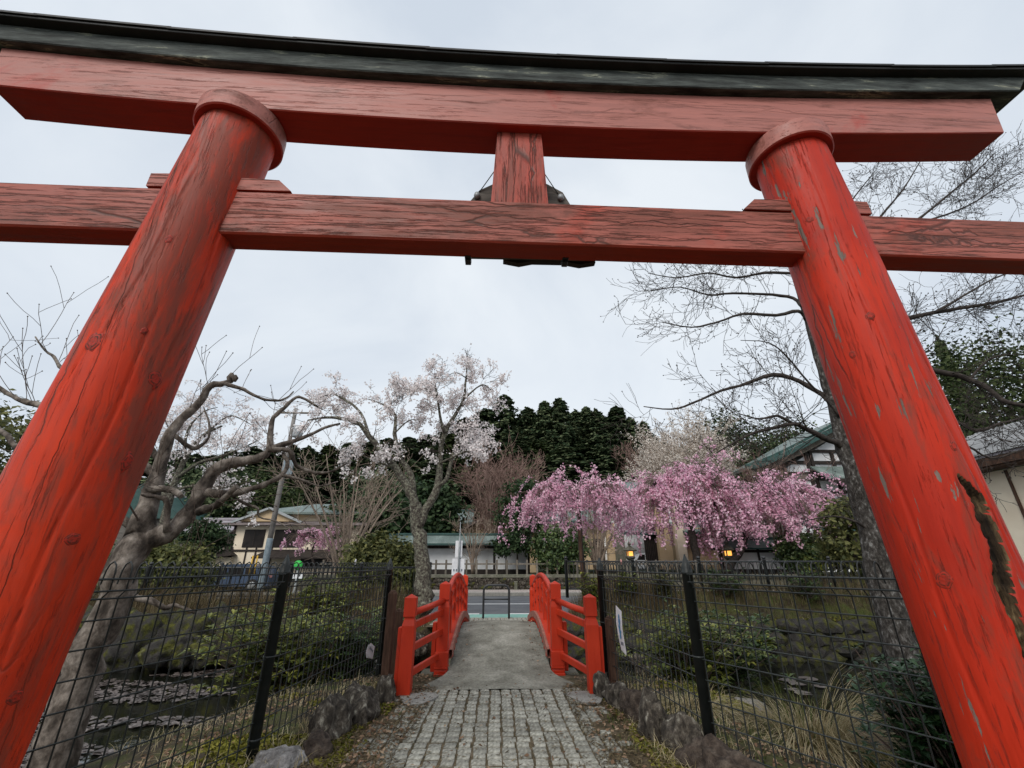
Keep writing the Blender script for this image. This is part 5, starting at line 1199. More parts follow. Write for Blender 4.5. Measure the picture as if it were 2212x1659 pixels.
# --- weeping cherries
def weeping(seed, label, base, fork, spread, top, lowend, Y0, n_arm, size, dens, trunk_r, skew=0., yspread=None, nstrand=14):
    T = Tree(seed); r = T.r; P0 = np.array(base); F = np.array(fork); ys = yspread or spread[1] * .8
    T.limb3([P0, P0 * .65 + F * .35 + r.normal(0, .08, 3), P0 * .3 + F * .7 + r.normal(0, .08, 3), F], trunk_r, trunk_r * .6, 4)
    pts = []
    for k in range(n_arm):
        a = 2 * pi * (k + r.uniform(-.3, .3)) / n_arm; ca, sa = cos(a), sin(a)
        rx = spread[1] if ca > 0 else spread[0]; L = r.uniform(.55, 1.02); ex, ey = ca * rx * L, sa * ys * L
        hz_ = top - F[2]; ht = hz_ * (1 - .55 * L ** 2) * r.uniform(.8, 1.05)
        end = F + np.array([ex, ey, ht - (F[2] - lowend) * .0])
        drop = hz_ * r.uniform(.25, .6) * L
        A = [F - np.array([0, 0, .1 * trunk_r]), F + np.array([ex * .2, ey * .2, ht * .5]), F + np.array([ex * .45, ey * .45, ht * 1.0]), F + np.array([ex * .75, ey * .75, ht * 1.0 - drop * .35]), F + np.array([ex, ey, ht - drop + skew * ex])]
        Q, R = T.limb3(A, trunk_r * .42, trunk_r * .06, 4, .04)
        for _ in range(r.poisson(nstrand)):
            t = r.uniform(.36, 1.); i = min(int(t * (len(Q) - 1)), len(Q) - 2); q = Q[i] + (Q[i + 1] - Q[i]) * r.random()
            az = r.uniform(0, 2 * pi); out = np.array([cos(az), sin(az), 0]) * .55 + np.array([ca, sa, 0]) * .6; Ls = r.uniform(.25, 1.15) * max(.25, (q[2] - lowend)) * .8; low_ = lowend + (top - lowend) * (r.uniform(-.18, .35) if r.random() < .8 else -.3)
            S = [q]; d = out + np.array([0, 0, .30]); d /= np.linalg.norm(d)
            for m in range(9):
                d = d + np.array([0, 0, -.42]) + r.normal(0, .14, 3); d /= np.linalg.norm(d); S.append(S[-1] + d * Ls / 6.5)
            S = np.array(S); S = S[S[:, 2] > low_]
            if len(S) < 3: continue
            T.twigs.append((S, np.linspace(size * .16, size * .06, len(S)), 0))
            for _ in range(r.poisson(2.5)):
                j = r.integers(0, len(S) - 1); d2 = r.normal(0, .5, 3) + np.array([0, 0, -.3]); m_ = Ls * r.uniform(.2, .5)
                G = [S[j]];
                for m in range(4): d2 = d2 / np.linalg.norm(d2) + np.array([0, 0, -.35]) + r.normal(0, .15, 3); d2 /= np.linalg.norm(d2); G.append(G[-1] + d2 * m_ / 4)
                T.twigs.append((np.array(G), np.linspace(size * .09, size * .05, 5), 1))
    P = T.points((0, 1), size * dens, size * .55); P = P[P[:, 2] > lowend - .35 * (top - lowend)]
    # clusters: drop blossoms where a broad noise says bare
    keep = np.array([mnoise.noise(Vector(p) * (1.7 / (size * 10))) > -.10 for p in P]); P = P[keep]
    return T.finish('weeping_cherry_tree', label, tuple(P0), 'bark_dark', 'twig_brown', [(P, size, 'pink_blossom', .9)], sides=9, group=None)
A0 = at(1268, 1330, 15.2); A0[2] = .1; Af = at(1250, 1085, 15.2)
weeping(11, 'pink weeping cherry with straight dark trunk beside the bridge end, smaller of the group', A0, Af, (2.0, 2.2), at(1240, 1022, 15.2)[2], at(1240, 1175, 15.2)[2], 15.2, 17, .072, .30, .10, -.12, 1.6, 18)
B0 = at(1510, 1222, 27.6); B0[2] = .85; Bf = at(1482, 1085, 27.6)
weeping(12, 'wide pink weeping cherry with leaning trunk in front of the tan inn entrance', B0, Bf, (3.3, 4.0), at(1470, 1003, 27.6)[2], at(1470, 1185, 27.6)[2], 27.6, 17, .14, .30, .26, -.03, 2.4, 19)
D0 = at(1562, 1222, 28.2); D0[2] = .85; Df = at(1640, 1092, 28.2)
weeping(13, 'pink weeping cherry sweeping low towards the dark open shed', D0, Df, (3.4, 6.6), at(1600, 1038, 28.2)[2], at(1700, 1205, 28.2)[2], 28.2, 18, .14, .30, .24, -.20, 2.2, 19)
E0 = at(690, 1228, 23.8); E0[2] = .1; Ef = at(685, 1165, 23.8)
weeping(14, 'small low pink cherry in front of the cream house', E0, Ef, (1.6, 1.3), at(690, 1140, 23.8)[2], at(690, 1200, 23.8)[2], 23.8, 13, .10, .32, .07, 0., 1.0, 10)
# support post beside the small weeping cherry
b = MB(); q = at(1263, 1322, 14.9); b.tube([(q[0], 14.9, .1), (q[0] - .02, 14.92, at(1263, 1130, 14.9)[2])], .055, 8)
tag(b.build('support_post', M['brown_timber'], origin=(q[0], 14.9, .1)), 'brown wooden support post under the smaller weeping cherry', 'post')

# --- twiggy bare shrubs and trees
def vase(name, label, base, h, w_, seed, bark, twig, leafs=None, nst=9, rb=.06, spec=None, L=None, per=4., lean=.5, group=None, tmin=0.):
    T = Tree(seed); P0 = np.array(base, float)
    for k in range(nst):
        a = 2 * pi * (k + T.r.uniform(-.3, .3)) / nst; o = np.array([cos(a), sin(a), 0]) * w_ * T.r.uniform(.3, 1.)
        T.limb3([P0 + o * .02, P0 + o * .22 + (0, 0, h * .32), P0 + o * .62 + (0, 0, h * .66), P0 + o + (0, 0, h * T.r.uniform(.8, 1.))], rb, rb * .15, 3, .05)
    T.sprout(per, spec or [dict(seg=5, wob=.15, trop=.04, kids=4, ang=(20, 45), ratio=(.4, .75), taper=.4, rmin=.01), dict(seg=4, wob=.18, trop=.05, kids=2, ang=(20, 45), ratio=(.4, .8), taper=.5, rmin=.009), dict(seg=3, wob=.2, trop=.05, kids=1, taper=.6, rmin=.008)], L or h * .3, .2, lean, .5)
    lf = []
    if leafs: P = T.points((1, 2), leafs[2], leafs[3]); lf = [(P, leafs[0], leafs[1], .8)]
    return T.finish(name, label, tuple(P0), bark, twig, lf, sides=6, group=group, tmin=tmin)
def ground_at(u, Y, z): q = at(u, 1217, Y); return (q[0], Y, z)
vase('bare_shrub_tree', 'reddish bare tree with fine upright twigs above the white roofed wall', ground_at(1060, 33, 1.), at(1060, 1030, 33)[2] - .8, 3., 21, 'twig_pale', 'twig_red', nst=11, per=3.2, rb=.07, tmin=.014)
vase('bare_shrub_tree', 'reddish bare tree rising behind the cloud-pruned pine', ground_at(1105, 36, 1.), at(1100, 1035, 36)[2] - .8, 2.6, 22, 'twig_pale', 'twig_red', nst=9, per=3., rb=.07, tmin=.014)
vase('bare_sapling', 'slim bare sapling standing before the white roofed wall', ground_at(1022, 27.4, .85), at(1022, 1120, 27.4)[2] - .85, 1.2, 23, 'twig_pale', 'twig_pale', nst=5, per=3., rb=.06, tmin=.008)
vase('bare_garden_tree', 'spreading bare garden tree in front of the cream house roof', ground_at(745, 22.5, .0), at(735, 1000, 22.5)[2], 3.3, 24, 'twig_pale', 'twig_pale', nst=10, per=1.7, rb=.09, lean=.15, tmin=.009)
vase('magnolia_tree', 'round tree covered in creamy white buds beside the gabled hall', ground_at(1520, 40, .85), at(1520, 992, 40)[2] - .8, 3.9, 25, 'twig_pale', 'twig_pale', (.15, 'cream_blossom', .10, .10), nst=14, per=3.4, rb=.12, tmin=.012)
vase('crooked_garden_tree', 'crooked many-stemmed bare tree behind the smaller weeping cherry', ground_at(1291, 28, .85), at(1291, 1085, 28)[2] - .85, 2.7, 26, 'twig_pale', 'twig_pale', nst=10, per=2.4, rb=.10, lean=.2, tmin=.010)
vase('bare_garden_tree', 'thin grey bare tree before the white panels of the gabled hall', ground_at(1700, 31, .85), at(1690, 1010, 31)[2] - .85, 2.6, 27, 'twig_pale', 'twig_red', nst=9, per=2.2, rb=.08, lean=.1, tmin=.009)
vase('bare_shrub_tree', 'reddish bare tree on the slope under the cedars', (at(1370, 1000, 66)[0], 66, float(hz(at(1370, 1000, 66)[0], 66))), 9, 3.5, 28, 'twig_pale', 'twig_red', nst=8, per=2., rb=.1, tmin=.03)

# --- cedars
def cedar_mesh(k, h=20., w_=3.4, narrow=1.):
    r = np.random.default_rng(100 + k); b = MB(); C = []; Nn = []
    for i in range(330):
        t = .08 + .9 * r.random() ** .9; z0 = h * t; a = r.uniform(0, 2 * pi); ca, sa = cos(a), sin(a)
        Lb = w_ * narrow * ((1 - t) ** .9) * 1.15 * r.uniform(.5, 1.25) * (1 + .12 * sin(3 * a + k)) + .3
        for q in (.4, .62, .82, 1.):
            c = np.array([Lb * q * ca, Lb * q * sa, z0 - .30 * Lb * q + .34 * Lb * q * q]); m = 9; sp = .10 + .13 * Lb * (1.2 - q)
            C.append(c + r.normal(0, 1, (m, 3)) * np.array([sp, sp, sp * .8])); Nn.append(np.repeat([[ca, sa, .9]], m, 0))
    for i in range(26):
        z = h * (.93 + .075 * i / 26); sp = .30 * (1.03 - i / 26.) + .03; C.append(np.array([0, 0, z]) + r.normal(0, 1, (6, 3)) * np.array([sp, sp, .15])); Nn.append(r.normal(0, 1, (6, 3)))
    C = np.concatenate(C); Nn = np.concatenate(Nn)
    b.quads(C, .34, r, 0, 1.6, Nn, .7); return b
def trunk_mesh(h, r0): b = MB(); b.tube([(0, 0, -1), (0, 0, h * .4), (0, 0, h * .96)], [r0, r0 * .7, .05], 7); return b
cm = []
for k in range(6):
    o = cedar_mesh(k, 20, 3.6, (1, 1.1, .9, .7, 1.2, 1.)[k]).build('crown', M['cedar' if k != 4 else 'cedar_olive']); cm.append(o.data); bpy.data.objects.remove(o)
o = trunk_mesh(20, .35).build('trunk', M['bark_dark']); tm = o.data; bpy.data.objects.remove(o)
CED = [(1090, 855, 80, 0), (1048, 884, 84, 1), (1005, 905, 86, 4), (962, 925, 88, 5), (1140, 882, 86, 1), (1176, 868, 82, 0), (1208, 862, 79, 1), (1243, 888, 84, 5), (1287, 886, 79, 1), (1331, 880, 82, 3), (1360, 903, 88, 3), (1388, 912, 86, 3), (1408, 940, 96, 2), (1118, 905, 92, 2), (1265, 880, 90, 0), (1305, 905, 92, 0),
       (925, 940, 90, 1), (885, 945, 92, 0), (840, 948, 92, 5), (800, 955, 90, 1), (755, 958, 86, 0), (712, 962, 84, 4), (668, 965, 80, 1), (628, 960, 76, 0), (590, 968, 74, 5), (550, 965, 72, 1), (505, 975, 68, 0), (462, 985, 64, 4), (425, 982, 60, 1), (385, 975, 58, 2), (350, 985, 56, 0),
       (1432, 955, 118, 3), (1452, 962, 124, 3), (1472, 962, 120, 3), (1495, 955, 118, 2), (1515, 965, 122, 3), (1545, 960, 124, 3), (1590, 965, 124, 3), (1620, 962, 120, 3),
       (1020, 960, 66, 4), (1070, 955, 68, 1), (1120, 960, 66, 0), (1165, 955, 69, 4), (1215, 965, 66, 5), (1260, 960, 69, 1), (1310, 968, 67, 0), (1350, 965, 70, 5), (1395, 985, 70, 0), (1425, 1000, 72, 2), (975, 985, 64, 1), (930, 1000, 62, 0), (880, 1005, 62, 4), (820, 1015, 60, 1), (760, 1010, 60, 0), (700, 1010, 58, 5), (640, 1010, 56, 1), (575, 1015, 54, 0), (520, 1025, 52, 4),
       (1195, 1020, 58, 0), (1260, 1025, 58, 2), (1110, 1020, 57, 5), (1040, 1025, 56, 1), (1330, 1030, 60, 1)]
ced_lab = 'dark green cedar standing in the wooded hill behind the roofs'
r3 = random.Random(5)
for (u, v, Y, k) in CED:
    p = at(u, v, Y); g = float(hz(p[0], Y)); h = max(p[2] - g, 6.); s = h / 20.
    where = ('behind the cream house' if u < 720 else 'behind the white cherry' if u < 1010 else 'above the smaller weeping cherry' if u < 1425 else 'on the far ridge beside the creamy budded tree')
    row_ = 'crest' if Y > 72 else 'lower slope'; shp = {3: 'narrow pointed', 4: 'olive tinted', 1: 'broad', 2: 'slim'}.get(k, 'dark rounded')
    lab = '%s cedar on the hill %s %s' % (shp, row_, where) if u < 1425 else '%s small cedar %s' % (shp, where)
    root = thing('cedar_tree', (p[0], Y, g), lab, 'tree', lab.replace('cedar', 'cedars'), r3.uniform(0, 6))
    wd = min(max(1.6, s), 1.8) * r3.uniform(.85, 1.25)
    for nm, me in (('crown', cm[k]), ('trunk', tm)):
        o = bpy.data.objects.new(nm, me); col.objects.link(o); o.parent = root; o.scale = (wd, wd, s)

# --- round evergreen trees and bushes
def blob_tree(name, label, base, size, seed, mat, leaf, n_cl, per, cat='tree', trunk=True, asp=1.2, lumps=None, group=None):
    r = np.random.default_rng(seed); root = thing(name, base, label, cat, group); b = MB(); C = []; Nn = []
    sx, sy, sz = size; base = np.array(base, float)
    ce = base + np.array([0, 0, sz * (.62 if trunk else .5)])
    for i in range(n_cl):
        d = r.normal(size=3); d /= np.linalg.norm(d); d[2] = d[2] * .9 + .08
        q = r.uniform(.55, 1.02) ** .6 * (1 + .18 * sin(d[0] * 5 + seed) * cos(d[1] * 4))
        c = ce + d * np.array([sx / 2, sy / 2, sz * (.42 if trunk else .5)]) * q
        if lumps is not None: c = base + np.array(lumps[i % len(lumps)][:3]) + d * np.array(lumps[i % len(lumps)][3:]) * r.uniform(.5, 1.)
        s = (sx + sz) * .045; C.append(c + r.normal(0, 1, (per, 3)) * np.array([s, s, s * .7])); Nn.append(np.repeat([d + np.array([0, 0, .5])], per, 0))
    C = np.concatenate(C); Nn = np.concatenate(Nn); C[:, 2] = np.maximum(C[:, 2], base[2] + .02)
    b.quads(C, leaf, r, 0, asp, Nn, .8); b.build('crown', M[mat], root)
    b = MB(); hh = sz * .75
    for k in range(1 if trunk else 4):
        a = r.uniform(0, 6.3); o = np.array([cos(a), sin(a), 0]) * sx * (.05 if trunk else .22)
        b.tube([base + (0, 0, -.1), base + o * .4 + (0, 0, hh * .45), base + o + (0, 0, hh)], [max(.03, sx * .045), max(.02, sx * .03), .01], 7)
        if lumps is not None:
            for l in lumps: b.tube([base + (0, 0, l[2] * .8), base + np.array(l[:3])], [.04, .02], 5)
    b.build('trunk', M['bark_dark'], root); return root
q = at(2160, 950, 33); blob_tree('round_evergreen', 'broad rounded dark evergreen behind the ribbed roof house', (q[0], 33, 0), (15, 12, at(2130, 772, 33)[2]), 31, 'cedar_olive', .26, 650, 42)
q = at(2178, 760, 52); 
root = thing('cedar_tree', (q[0], 60, 2), 'single pointed cedar rising above the broad rounded evergreen', 'tree')
for nm, me in (('crown', cm[3]), ('trunk', tm)):
    o = bpy.data.objects.new(nm, me); col.objects.link(o); o.parent = root; o.scale = (1, 1, at(2172, 738, 60)[2] / 21.)
for (u, vt, Y, w_, lab, sd) in ((1558, 908, 52, 7, 'dark evergreen rising behind the creamy budded tree', 32), (1650, 938, 54, 7.5, 'dark evergreen left of the gabled hall roof', 33), (1722, 922, 54, 5, 'narrow dark evergreen against the hall roof edge', 34), (1690, 948, 56, 4.5, 'small dark evergreen between two evergreens by the hall roof', 35)):
    q = at(u, vt, Y); blob_tree('evergreen_tree', lab, (q[0], Y, .85), (w_, w_, q[2] - .85), sd, 'cedar', .30, 260, 34)
for (u, vt, Y, w_, mat, lab, sd) in ((835, 1035, 31, 5., 'pine', 'dark evergreen tree behind the lichen trunk of the white cherry', 36), (780, 1090, 30, 3.8, 'pine', 'lower dark evergreen between the cream house and the white cherry', 37), (945, 1050, 32, 2.6, 'pine', 'slim dark evergreen right of the lichen trunk', 38), (470, 1010, 40, 6., 'cedar', 'dark evergreen behind the grey roofed house', 39), (560, 1030, 42, 7., 'cedar_olive', 'olive evergreen above the cream house roof', 40), (385, 1030, 42, 6., 'cedar', 'dark evergreen behind the forked grey trunk', 47)):
    q = at(u, vt, Y); blob_tree('evergreen_tree', lab, (q[0], Y, .0), (w_, w_, q[2]), sd, mat, .26, 210, 34)
# cloud-pruned pines
def pine(u, Y, zb, pads, label, sd):
    q = at(u, 1217, Y); L_ = []
    for (uu, vv, w_) in pads:
        p = at(uu, vv, Y); L_.append((p[0] - q[0], 0, p[2] - zb, w_, w_, w_ * .42))
    top = max(l[2] for l in L_) + .3
    blob_tree('pine_tree', label, (q[0], Y, zb), (1.2, 1.2, top), sd, 'pine', .15, 44 * len(L_), 16, lumps=L_)
pine(1118, 27.8, .85, [(1125, 1052, .9), (1150, 1060, .7), (1108, 1085, 1.), (1135, 1098, .8), (1105, 1120, 1.), (1130, 1140, .8), (1118, 1158, .6)], 'cloud-pruned pine in front of the white roofed wall beside the weeping cherry', 41)
pine(1001 + 92, 27.2, .85, [(1088, 1172, .5), (1110, 1165, .6), (1085, 1190, .4), (1120, 1180, .4)], 'small low pine standing before the white roofed wall', 42)
pine(440, 24., .1, [(445, 1140, .75), (466, 1158, .6), (425, 1160, .8), (452, 1178, .8)], 'layered dark pine at the left corner of the cream house', 43)
for (u, vt, Y, zb, w_, mat, leaf, ncl, lab, sd) in (
    (1205, 1135, 27.4, .85, 3.1, 'bush', .11, 320, 'large rounded dark green bush before the tan inn', 44),
    (1725, 1150, 26.9, .85, 2.6, 'bush', .13, 220, 'dark green bush between the short white wall and the open shed', 45),
    (1740, 1175, 26.6, .85, 1.8, 'rhodo', .13, 120, 'yellowish leaved shrub beside the open shed', 46),
    (1815, 1065, 22, .0, 2.6, 'olive', .16, 120, 'olive-brown leafy shrub beside the bare tree trunk', 48),
    (385, 1178, 16.5, .1, 2.6, 'olive', .10, 260, 'olive leaved shrub under the crooked bare tree', 49),
    (330, 1175, 17.5, .1, 3.0, 'bush', .10, 240, 'dark leafy shrub beside the olive shrub', 50),
    (818, 1158, 16.5, .1, 2.1, 'olive', .095, 240, 'olive leaved shrub left of the white cherry trunk', 51),
    (870, 1170, 16., .1, 1.4, 'olive', .09, 130, 'yellow-green leaved shrub against the white cherry trunk', 52),
    (20, 900, 16, -.2, 5., 'olive', .12, 320, 'tall olive leafy tree left of the left pillar', 53)):
    q = at(u, vt, Y); blob_tree('garden_shrub' if w_ < 4 else 'leafy_tree', lab, (q[0], Y, zb), (w_, w_ * .8, max(q[2] - zb, .8)), sd, mat, leaf, ncl, 26, cat='shrub' if w_ < 4 else 'tree', trunk=w_ > 4, asp=1.7)
# leafy shrubs by the pond, each leaf a folded blade in a whorl
def whorl_shrub(name, label, base, h, w_, seed, mat, leaf, nst, per=9, whorls=6, lay=.3):
    T = Tree(seed); r = T.r; P0 = np.array(base, float); b = MB(); C = []; D = []
    for k in range(nst):
        a = r.uniform(0, 2 * pi); o = np.array([cos(a), sin(a), 0]) * w_ * r.uniform(.15, 1.); hh = h * r.uniform(.45, 1.)
        Q = smooth_path([P0 + o * .1, P0 + o * .5 + (0, 0, hh * .5), P0 + o + (0, 0, hh)], 8)
        b.tube(Q, np.linspace(.016, .005, 8), 4, 0)
        for j in range(whorls):
            t = r.uniform(.3, 1.) if j else 1.; q = Q[min(int(t * 7), 7)]; m = per
            q = q + (r.normal(0, w_ * .16, 3) if j else 0)
            aa = np.linspace(0, 2 * pi, m, endpoint=False) + r.uniform(0, 6)
            dd = np.stack([np.cos(aa), np.sin(aa), r.uniform(-.2, .7, m)], 1); dd /= np.linalg.norm(dd, axis=1)[:, None]
            C.append(np.repeat([q], m, 0)); D.append(dd)
    C = np.concatenate(C); D = np.concatenate(D); n = len(C); L = leaf * r.uniform(.7, 1.25, n)[:, None]; S = np.cross(D, [0, 0, 1.]); S /= np.linalg.norm(S, axis=1)[:, None] + 1e-9; U = np.cross(S, D)
    W_ = L * .19; A = C; Mid = C + D * L * .5 + U * L * .05; E_ = C + D * L - U * L * .10
    V = np.stack([A, Mid - S * W_ + U * L * .05, E_, Mid + S * W_ + U * L * .05, Mid - U * L * .02], 1).reshape(-1, 3)
    i = np.arange(n) * 5
    F = np.concatenate([np.stack([i, i + 4, i + 1], 1), np.stack([i + 1, i + 4, i + 2], 1), np.stack([i, i + 3, i + 4], 1), np.stack([i + 4, i + 3, i + 2], 1)])
    root = thing(name, base, label, 'shrub')
    b.build('stem', M['twig_brown'], root); b2 = MB(); b2.add(V, F, 0); b2.build('foliage', M[mat], root); return root
def shrub_at(u, v, z): q = atz(u, v, z); return (q[0], q[1], z)
whorl_shrub('rhododendron', 'yellow-green rhododendron overhanging the pond behind the left fence', (-3.3, 8.6, -.6), 1.35, 1.5, 61, 'rhodo', .15, 95)
whorl_shrub('rhododendron', 'broad yellow-green rhododendron beyond the pond boulders', (-4.6, 12.9, .1), .9, 1.2, 67, 'rhodo', .14, 46)
whorl_shrub('rhododendron', 'darker rhododendron low on the bank between the fence and the bridge', (-2.3, 8.2, -.5), 1.1, .7, 62, 'bush', .14, 50)
whorl_shrub('rhododendron', 'yellow-green rhododendron overhanging the dark pond behind the right fence', (3.0, 8.1, -.6), 1.35, 1.1, 63, 'rhodo', .14, 70)
whorl_shrub('rhododendron', 'dark rhododendron behind the yellow-green one on the right bank', (4.0, 8.9, -.6), 1.2, 1., 64, 'bush', .15, 50)
whorl_shrub('camellia', 'glossy dark camellia bush between the dry grass clump and the right pillar', (3.5, 3.95, -.35), 1.15, .62, 65, 'camellia', .10, 130, 6, 10)
for i_, (x_, y_, h_, w2, mt, lb) in enumerate(((4.6, 13.2, .7, .5, 'olive', 'thin olive shrub on the right bank below the bar fence'), (6.4, 13.3, .75, .6, 'bush', 'dark low shrub on the right bank before the open shed'), (8.6, 13.2, .8, .7, 'bush', 'dark low shrub on the right bank beside the white pot'), (2.6, 13.1, .85, .45, 'rhodo', 'yellow-flecked shrub on the right bank beside the bridge end'), (3.5, 13.2, .7, .4, 'rhodo', 'small yellow-flecked shrub beside the smaller weeping cherry trunk'))):
    whorl_shrub('low_shrub', lb, (x_, y_, float(gz(x_, y_))), h_, w2, 160 + i_, mt, .10, 26)
whorl_shrub('fern', 'fern hanging from the far stone wall above the dark pond', (6.3, 11.9, -.5), .3, .3, 66, 'rhodo', .3, 8, 5, 2)

# ------------------------------------------------------------------ grasses, moss, litter
def blades(name, mat, P, h, lean, seed, wd=.005, seg=4, droop=.6, kind='stuff', parent=None, dirs=None):
    r = np.random.default_rng(seed); n = len(P); P = np.asarray(P, float); L = h * r.uniform(.5, 1.2, n)
    a = r.uniform(0, 2 * pi, n) if dirs is None else dirs + r.normal(0, .5, n); D = np.stack([np.cos(a), np.sin(a), np.zeros(n)], 1); S = np.stack([-np.sin(a), np.cos(a), np.zeros(n)], 1)
    le = lean * r.uniform(.3, 1.3, n)
    V = []
    for k in range(seg + 1):
        t = k / seg; x = le * L * t ** 1.5; z = L * (t - droop * le * t ** 2.6)
        c = P + D * x[:, None] + np.array([0, 0, 1.]) * z[:, None]; w_ = wd * (1 - .85 * t)
        V += [c - S * w_, c + S * w_]
    V = np.stack(V, 1).reshape(-1, 3); m = 2 * (seg + 1); i = (np.arange(n) * m)[:, None]
    F = np.concatenate([np.concatenate([i + 2 * k, i + 2 * k + 1, i + 2 * k + 3, i + 2 * k + 2], 1) for k in range(seg)])
    b = MB(); b.add(V, F); o = b.build(name, M[mat], parent)
    if kind: o['kind'] = kind
    return o
def scatter(n, x0, x1, y0, y1, seed, cond=None):
    r = np.random.default_rng(seed); X = r.uniform(x0, x1, n); Y = r.uniform(y0, y1, n)
    if cond is not None: k = cond(X, Y); X, Y = X[k], Y[k]
    return np.stack([X, Y, gz(X, Y) - .01], 1)
def patch(scale, thr, off=0.):
    return lambda X, Y: np.array([mnoise.noise(Vector((x * scale + off, y * scale, off))) > thr for x, y in zip(X, Y)])
dry = np.concatenate([scatter(3800, -6.5, -2.0, 2.9, 7.3, 1, lambda X, Y: (gz(X, Y) > -.66) & patch(1.1, -.12)(X, Y)), scatter(3000, 1.75, 6.5, 2.9, 7.6, 2, lambda X, Y: (gz(X, Y) > -.66) & patch(1.1, -.12, 5.)(X, Y)), scatter(900, 1.3, 1.95, 4.0, 6.6, 3), scatter(500, -1.95, -1.45, 4.0, 7.0, 4), scatter(3200, -12, -1.7, 12.4, 13.8, 5), scatter(2600, 2, 12, 12.5, 13.8, 6, patch(.8, 0.))])
o = blades('dry_grass', 'dry_grass', dry, .17, 1.0, 1, .0035); tag(o, 'pale dry grass on the pond banks', 'grass')
grn = np.concatenate([scatter(9000, 2.0, 12.5, 12.35, 13.8, 11), scatter(2500, -12, -1.6, 12.3, 13.8, 12), scatter(2200, -5, -2.0, 3.2, 7.0, 13, lambda X, Y: (gz(X, Y) > -.6) & patch(.9, .1, 3.)(X, Y)), scatter(2600, 1.8, 5, 3.2, 7.2, 14, lambda X, Y: (gz(X, Y) > -.6) & patch(.9, .05, 9.)(X, Y))])
o = blades('green_grass', 'green_grass', grn, .13, .6, 2, .004, 3); tag(o, 'short green grass on the far banks', 'grass')
rd = np.concatenate([scatter(6500, -13, -2.0, 12.55, 13.6, 21), scatter(2200, 2.0, 5.0, 12.8, 13.7, 22), scatter(1500, 5, 12, 13.0, 13.7, 23)])
o = blades('brown_reeds', 'reed', rd, .5, .35, 3, .006, 4, .3); tag(o, 'brown withered reeds along the far bank', 'reeds')
rgn = np.random.default_rng(77)
def clump(name, label, base, n, h, rad, seed):
    r = np.random.default_rng(seed); a = r.uniform(0, 2 * pi, n); q = rad * np.sqrt(r.random(n)); P = np.stack([base[0] + q * np.cos(a), base[1] + q * np.sin(a), np.full(n, base[2])], 1)
    root = thing(name, base, label, 'grass clump'); o = blades('blade_tuft', 'dry_grass', P, h, 1.3, seed, .0042, 6, .75, None, None, a)
    me = o.data; me.transform(Matrix.Translation(-Vector(base))); o.parent = root
    g = blades('green_tuft', 'green_grass', P[: n // 6], h * .8, .8, seed + 1, .005, 5, .6, None, None, a[: n // 6]); g.data.transform(Matrix.Translation(-Vector(base))); g.parent = root
gb = atz(1770, 1655, -.3)
clump('grass_clump', 'large arching clump of golden dry grass behind the right fence', (gb[0], gb[1] + .1, -.36), 1300, 1.05, .24, 81)
clump('grass_clump', 'smaller dry grass clump at the foot of the right fence panel nearer the bridge', (2.15, 5.7, -.1), 380, .45, .2, 83)
clump('grass_clump', 'dry grass clump under the left fence beside the crooked tree', (-2.9, 4.1, -.2), 320, .4, .25, 85)
# moss cushions
mo = np.concatenate([scatter(9000, 1.75, 5.0, 3.3, 6.8, 31, lambda X, Y: (gz(X, Y) > -.55) & patch(1.3, .12, 2.)(X, Y)), scatter(6000, -2.6, -1.2, 3.6, 6.4, 32, lambda X, Y: patch(1.6, .05, 7.)(X, Y)), scatter(7000, 2., 12, 12.1, 12.75, 33), scatter(7000, -12, -2, 12.1, 12.7, 34), scatter(3500, 1.15, 1.9, 3.8, 6.4, 36, patch(1.8, 0., 4.))])
mo[:, 2] += .012; b = MB(); b.quads(mo, .05, rgn, 0, 1., np.repeat([[0, 0, 1.]], len(mo), 0), .8); o = b.build('moss', M['moss']); tag(o, 'yellow-green moss on the banks', 'moss', kind='stuff')
# moss and weeds creeping over the soil beside the setts, and a litter of needles
sm_ = np.concatenate([scatter(3000, -1.55, -1.1, 3.6, 6.9, 51, patch(2.4, .05, 1.3)), scatter(3000, 1.22, 1.65, 3.6, 6.9, 52, patch(2.4, .05, 6.3))]); sm_[:, 2] = .012
b = MB(); b.quads(sm_, .036, rgn, 0, 1., np.repeat([[0, 0, 1.]], len(sm_), 0), .9); o = b.build('path_moss', M['moss']); tag(o, 'dull moss along both edges of the cobbled path', 'moss', kind='stuff')
nd = np.concatenate([scatter(6500, -1.6, -.72, 3.6, 7.2, 53, patch(1.5, -.2, 2.3)), scatter(6500, .82, 1.75, 3.6, 7.2, 54, patch(1.5, -.2, 5.3)), scatter(700, -.9, 1.0, 3.6, 6.6, 55)]); nd[:, 2] = .022
b = MB(); b.quads(nd, .010, rgn, 0, 5., np.repeat([[0, 0, 1.]], len(nd), 0), .25); o = b.build('needle_litter', M['reed']); tag(o, 'brown needle litter beside the cobbled path', 'litter', kind='stuff')
wd_ = np.concatenate([scatter(260, -1.3, -.95, 4., 6.2, 56, patch(3., .15, 2.)), scatter(300, 1.1, 1.4, 4., 6.2, 57, patch(3., .1, 3.))]); wd_[:, 2] = .0
o = blades('path_weeds', 'green_grass', wd_, .07, .8, 58, .006, 3); tag(o, 'small weeds at the edges of the path', 'weeds')
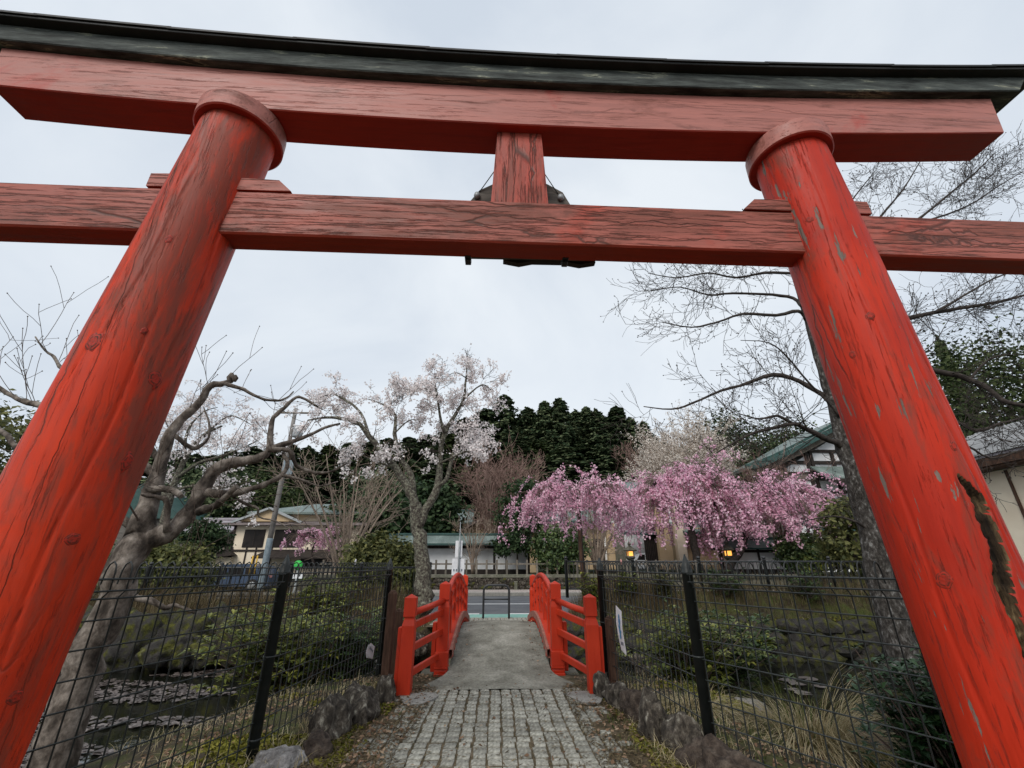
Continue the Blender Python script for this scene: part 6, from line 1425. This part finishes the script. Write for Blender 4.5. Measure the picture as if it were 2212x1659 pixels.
# dead leaves and needles
dl = np.concatenate([scatter(2600, -3.2, -.85, 3.5, 7.2, 41, patch(1.4, -.1, 1.)), scatter(2600, 1.0, 3.2, 3.5, 7.0, 42, patch(1.4, -.1, 8.)), scatter(900, -1.2, 1.3, 3.9, 6.6, 43, lambda X, Y: (np.abs(X - PX) > .78)), scatter(90, -.9, 1.0, 3.9, 6.5, 44)])
dl[:, 2] = np.maximum(dl[:, 2], np.where(np.abs(dl[:, 0] - PX) < 1.25, .012, -9)) + .016
b = MB(); b.quads(dl, .030, rgn, 0, 1.4, np.repeat([[0, 0, 1.]], len(dl), 0), .35); o = b.build('fallen_leaves', M['dead_leaf']); tag(o, 'brown fallen leaves beside the path', 'leaves', kind='stuff')
pr_ = np.random.default_rng(91); X = pr_.uniform(-.62, .74, 150); Yq = pr_.uniform(6.5, 12.2, 150); X = np.where(pr_.random(150) < .6, np.sign(X - PX) * (.45 + .26 * pr_.random(150)) + PX, X)
pt_ = np.stack([X, Yq, deckz(Yq) + .022 - .03 * np.abs(X - PX)], 1); b = MB(); b.quads(pt_, .03, pr_, 0, 1.2, np.repeat([[0, 0, 1.]], 150, 0), .3); o = b.build('deck_litter', M['dead_leaf']); tag(o, 'small dead leaves scattered on the bridge deck', 'leaves', kind='stuff')
# floating lily pads, left pond
def pads(P, s, seed):
    r = np.random.default_rng(seed); b = MB()
    for p in P:
        k = 9; a0 = r.uniform(0, 6.3); R = s * r.uniform(.5, 1.2); t = np.linspace(.25, 2 * pi - .25, k) + a0
        V = [(p[0], p[1], p[2] + .004)] + [(p[0] + R * cos(x) * r.uniform(.85, 1.1), p[1] + R * sin(x) * r.uniform(.85, 1.1), p[2] + r.uniform(-.002, .02)) for x in t]
        b.add(V, [[0, i + 1, i + 2] for i in range(k - 1)])
    return b
r4 = np.random.default_rng(5); X = r4.uniform(-9.5, -2.4, 4200); Yp = r4.uniform(5.6, 11.8, 4200)
k = np.array([mnoise.noise(Vector((x * .35, y * 1.1, 3.))) > -.12 for x, y in zip(X, Yp)]) & (gz(X, Yp) < -.74); X, Yp = X[k], Yp[k]
o = pads(np.stack([X, Yp, np.full(len(X), -.712)], 1), .075, 6).build('floating_lily_leaves', M['lily']); tag(o, 'withered pinkish lily leaves floating on the left pond', 'lily leaves', kind='stuff')
for i, (u, v) in enumerate(((1500, 1518), (1700, 1470), (1722, 1478), (1745, 1466), (1712, 1490), (1768, 1482), (1735, 1498))):
    p = atz(u, v, -.705); b = pads([p], .16, 60 + i)
    tag(b.build('lily_pad', M['lily'], origin=p), 'withered grey lily pad floating on the dark right pond', 'lily pad', 'lily pads on the right pond')
# small dark plant stems between far fence and pond
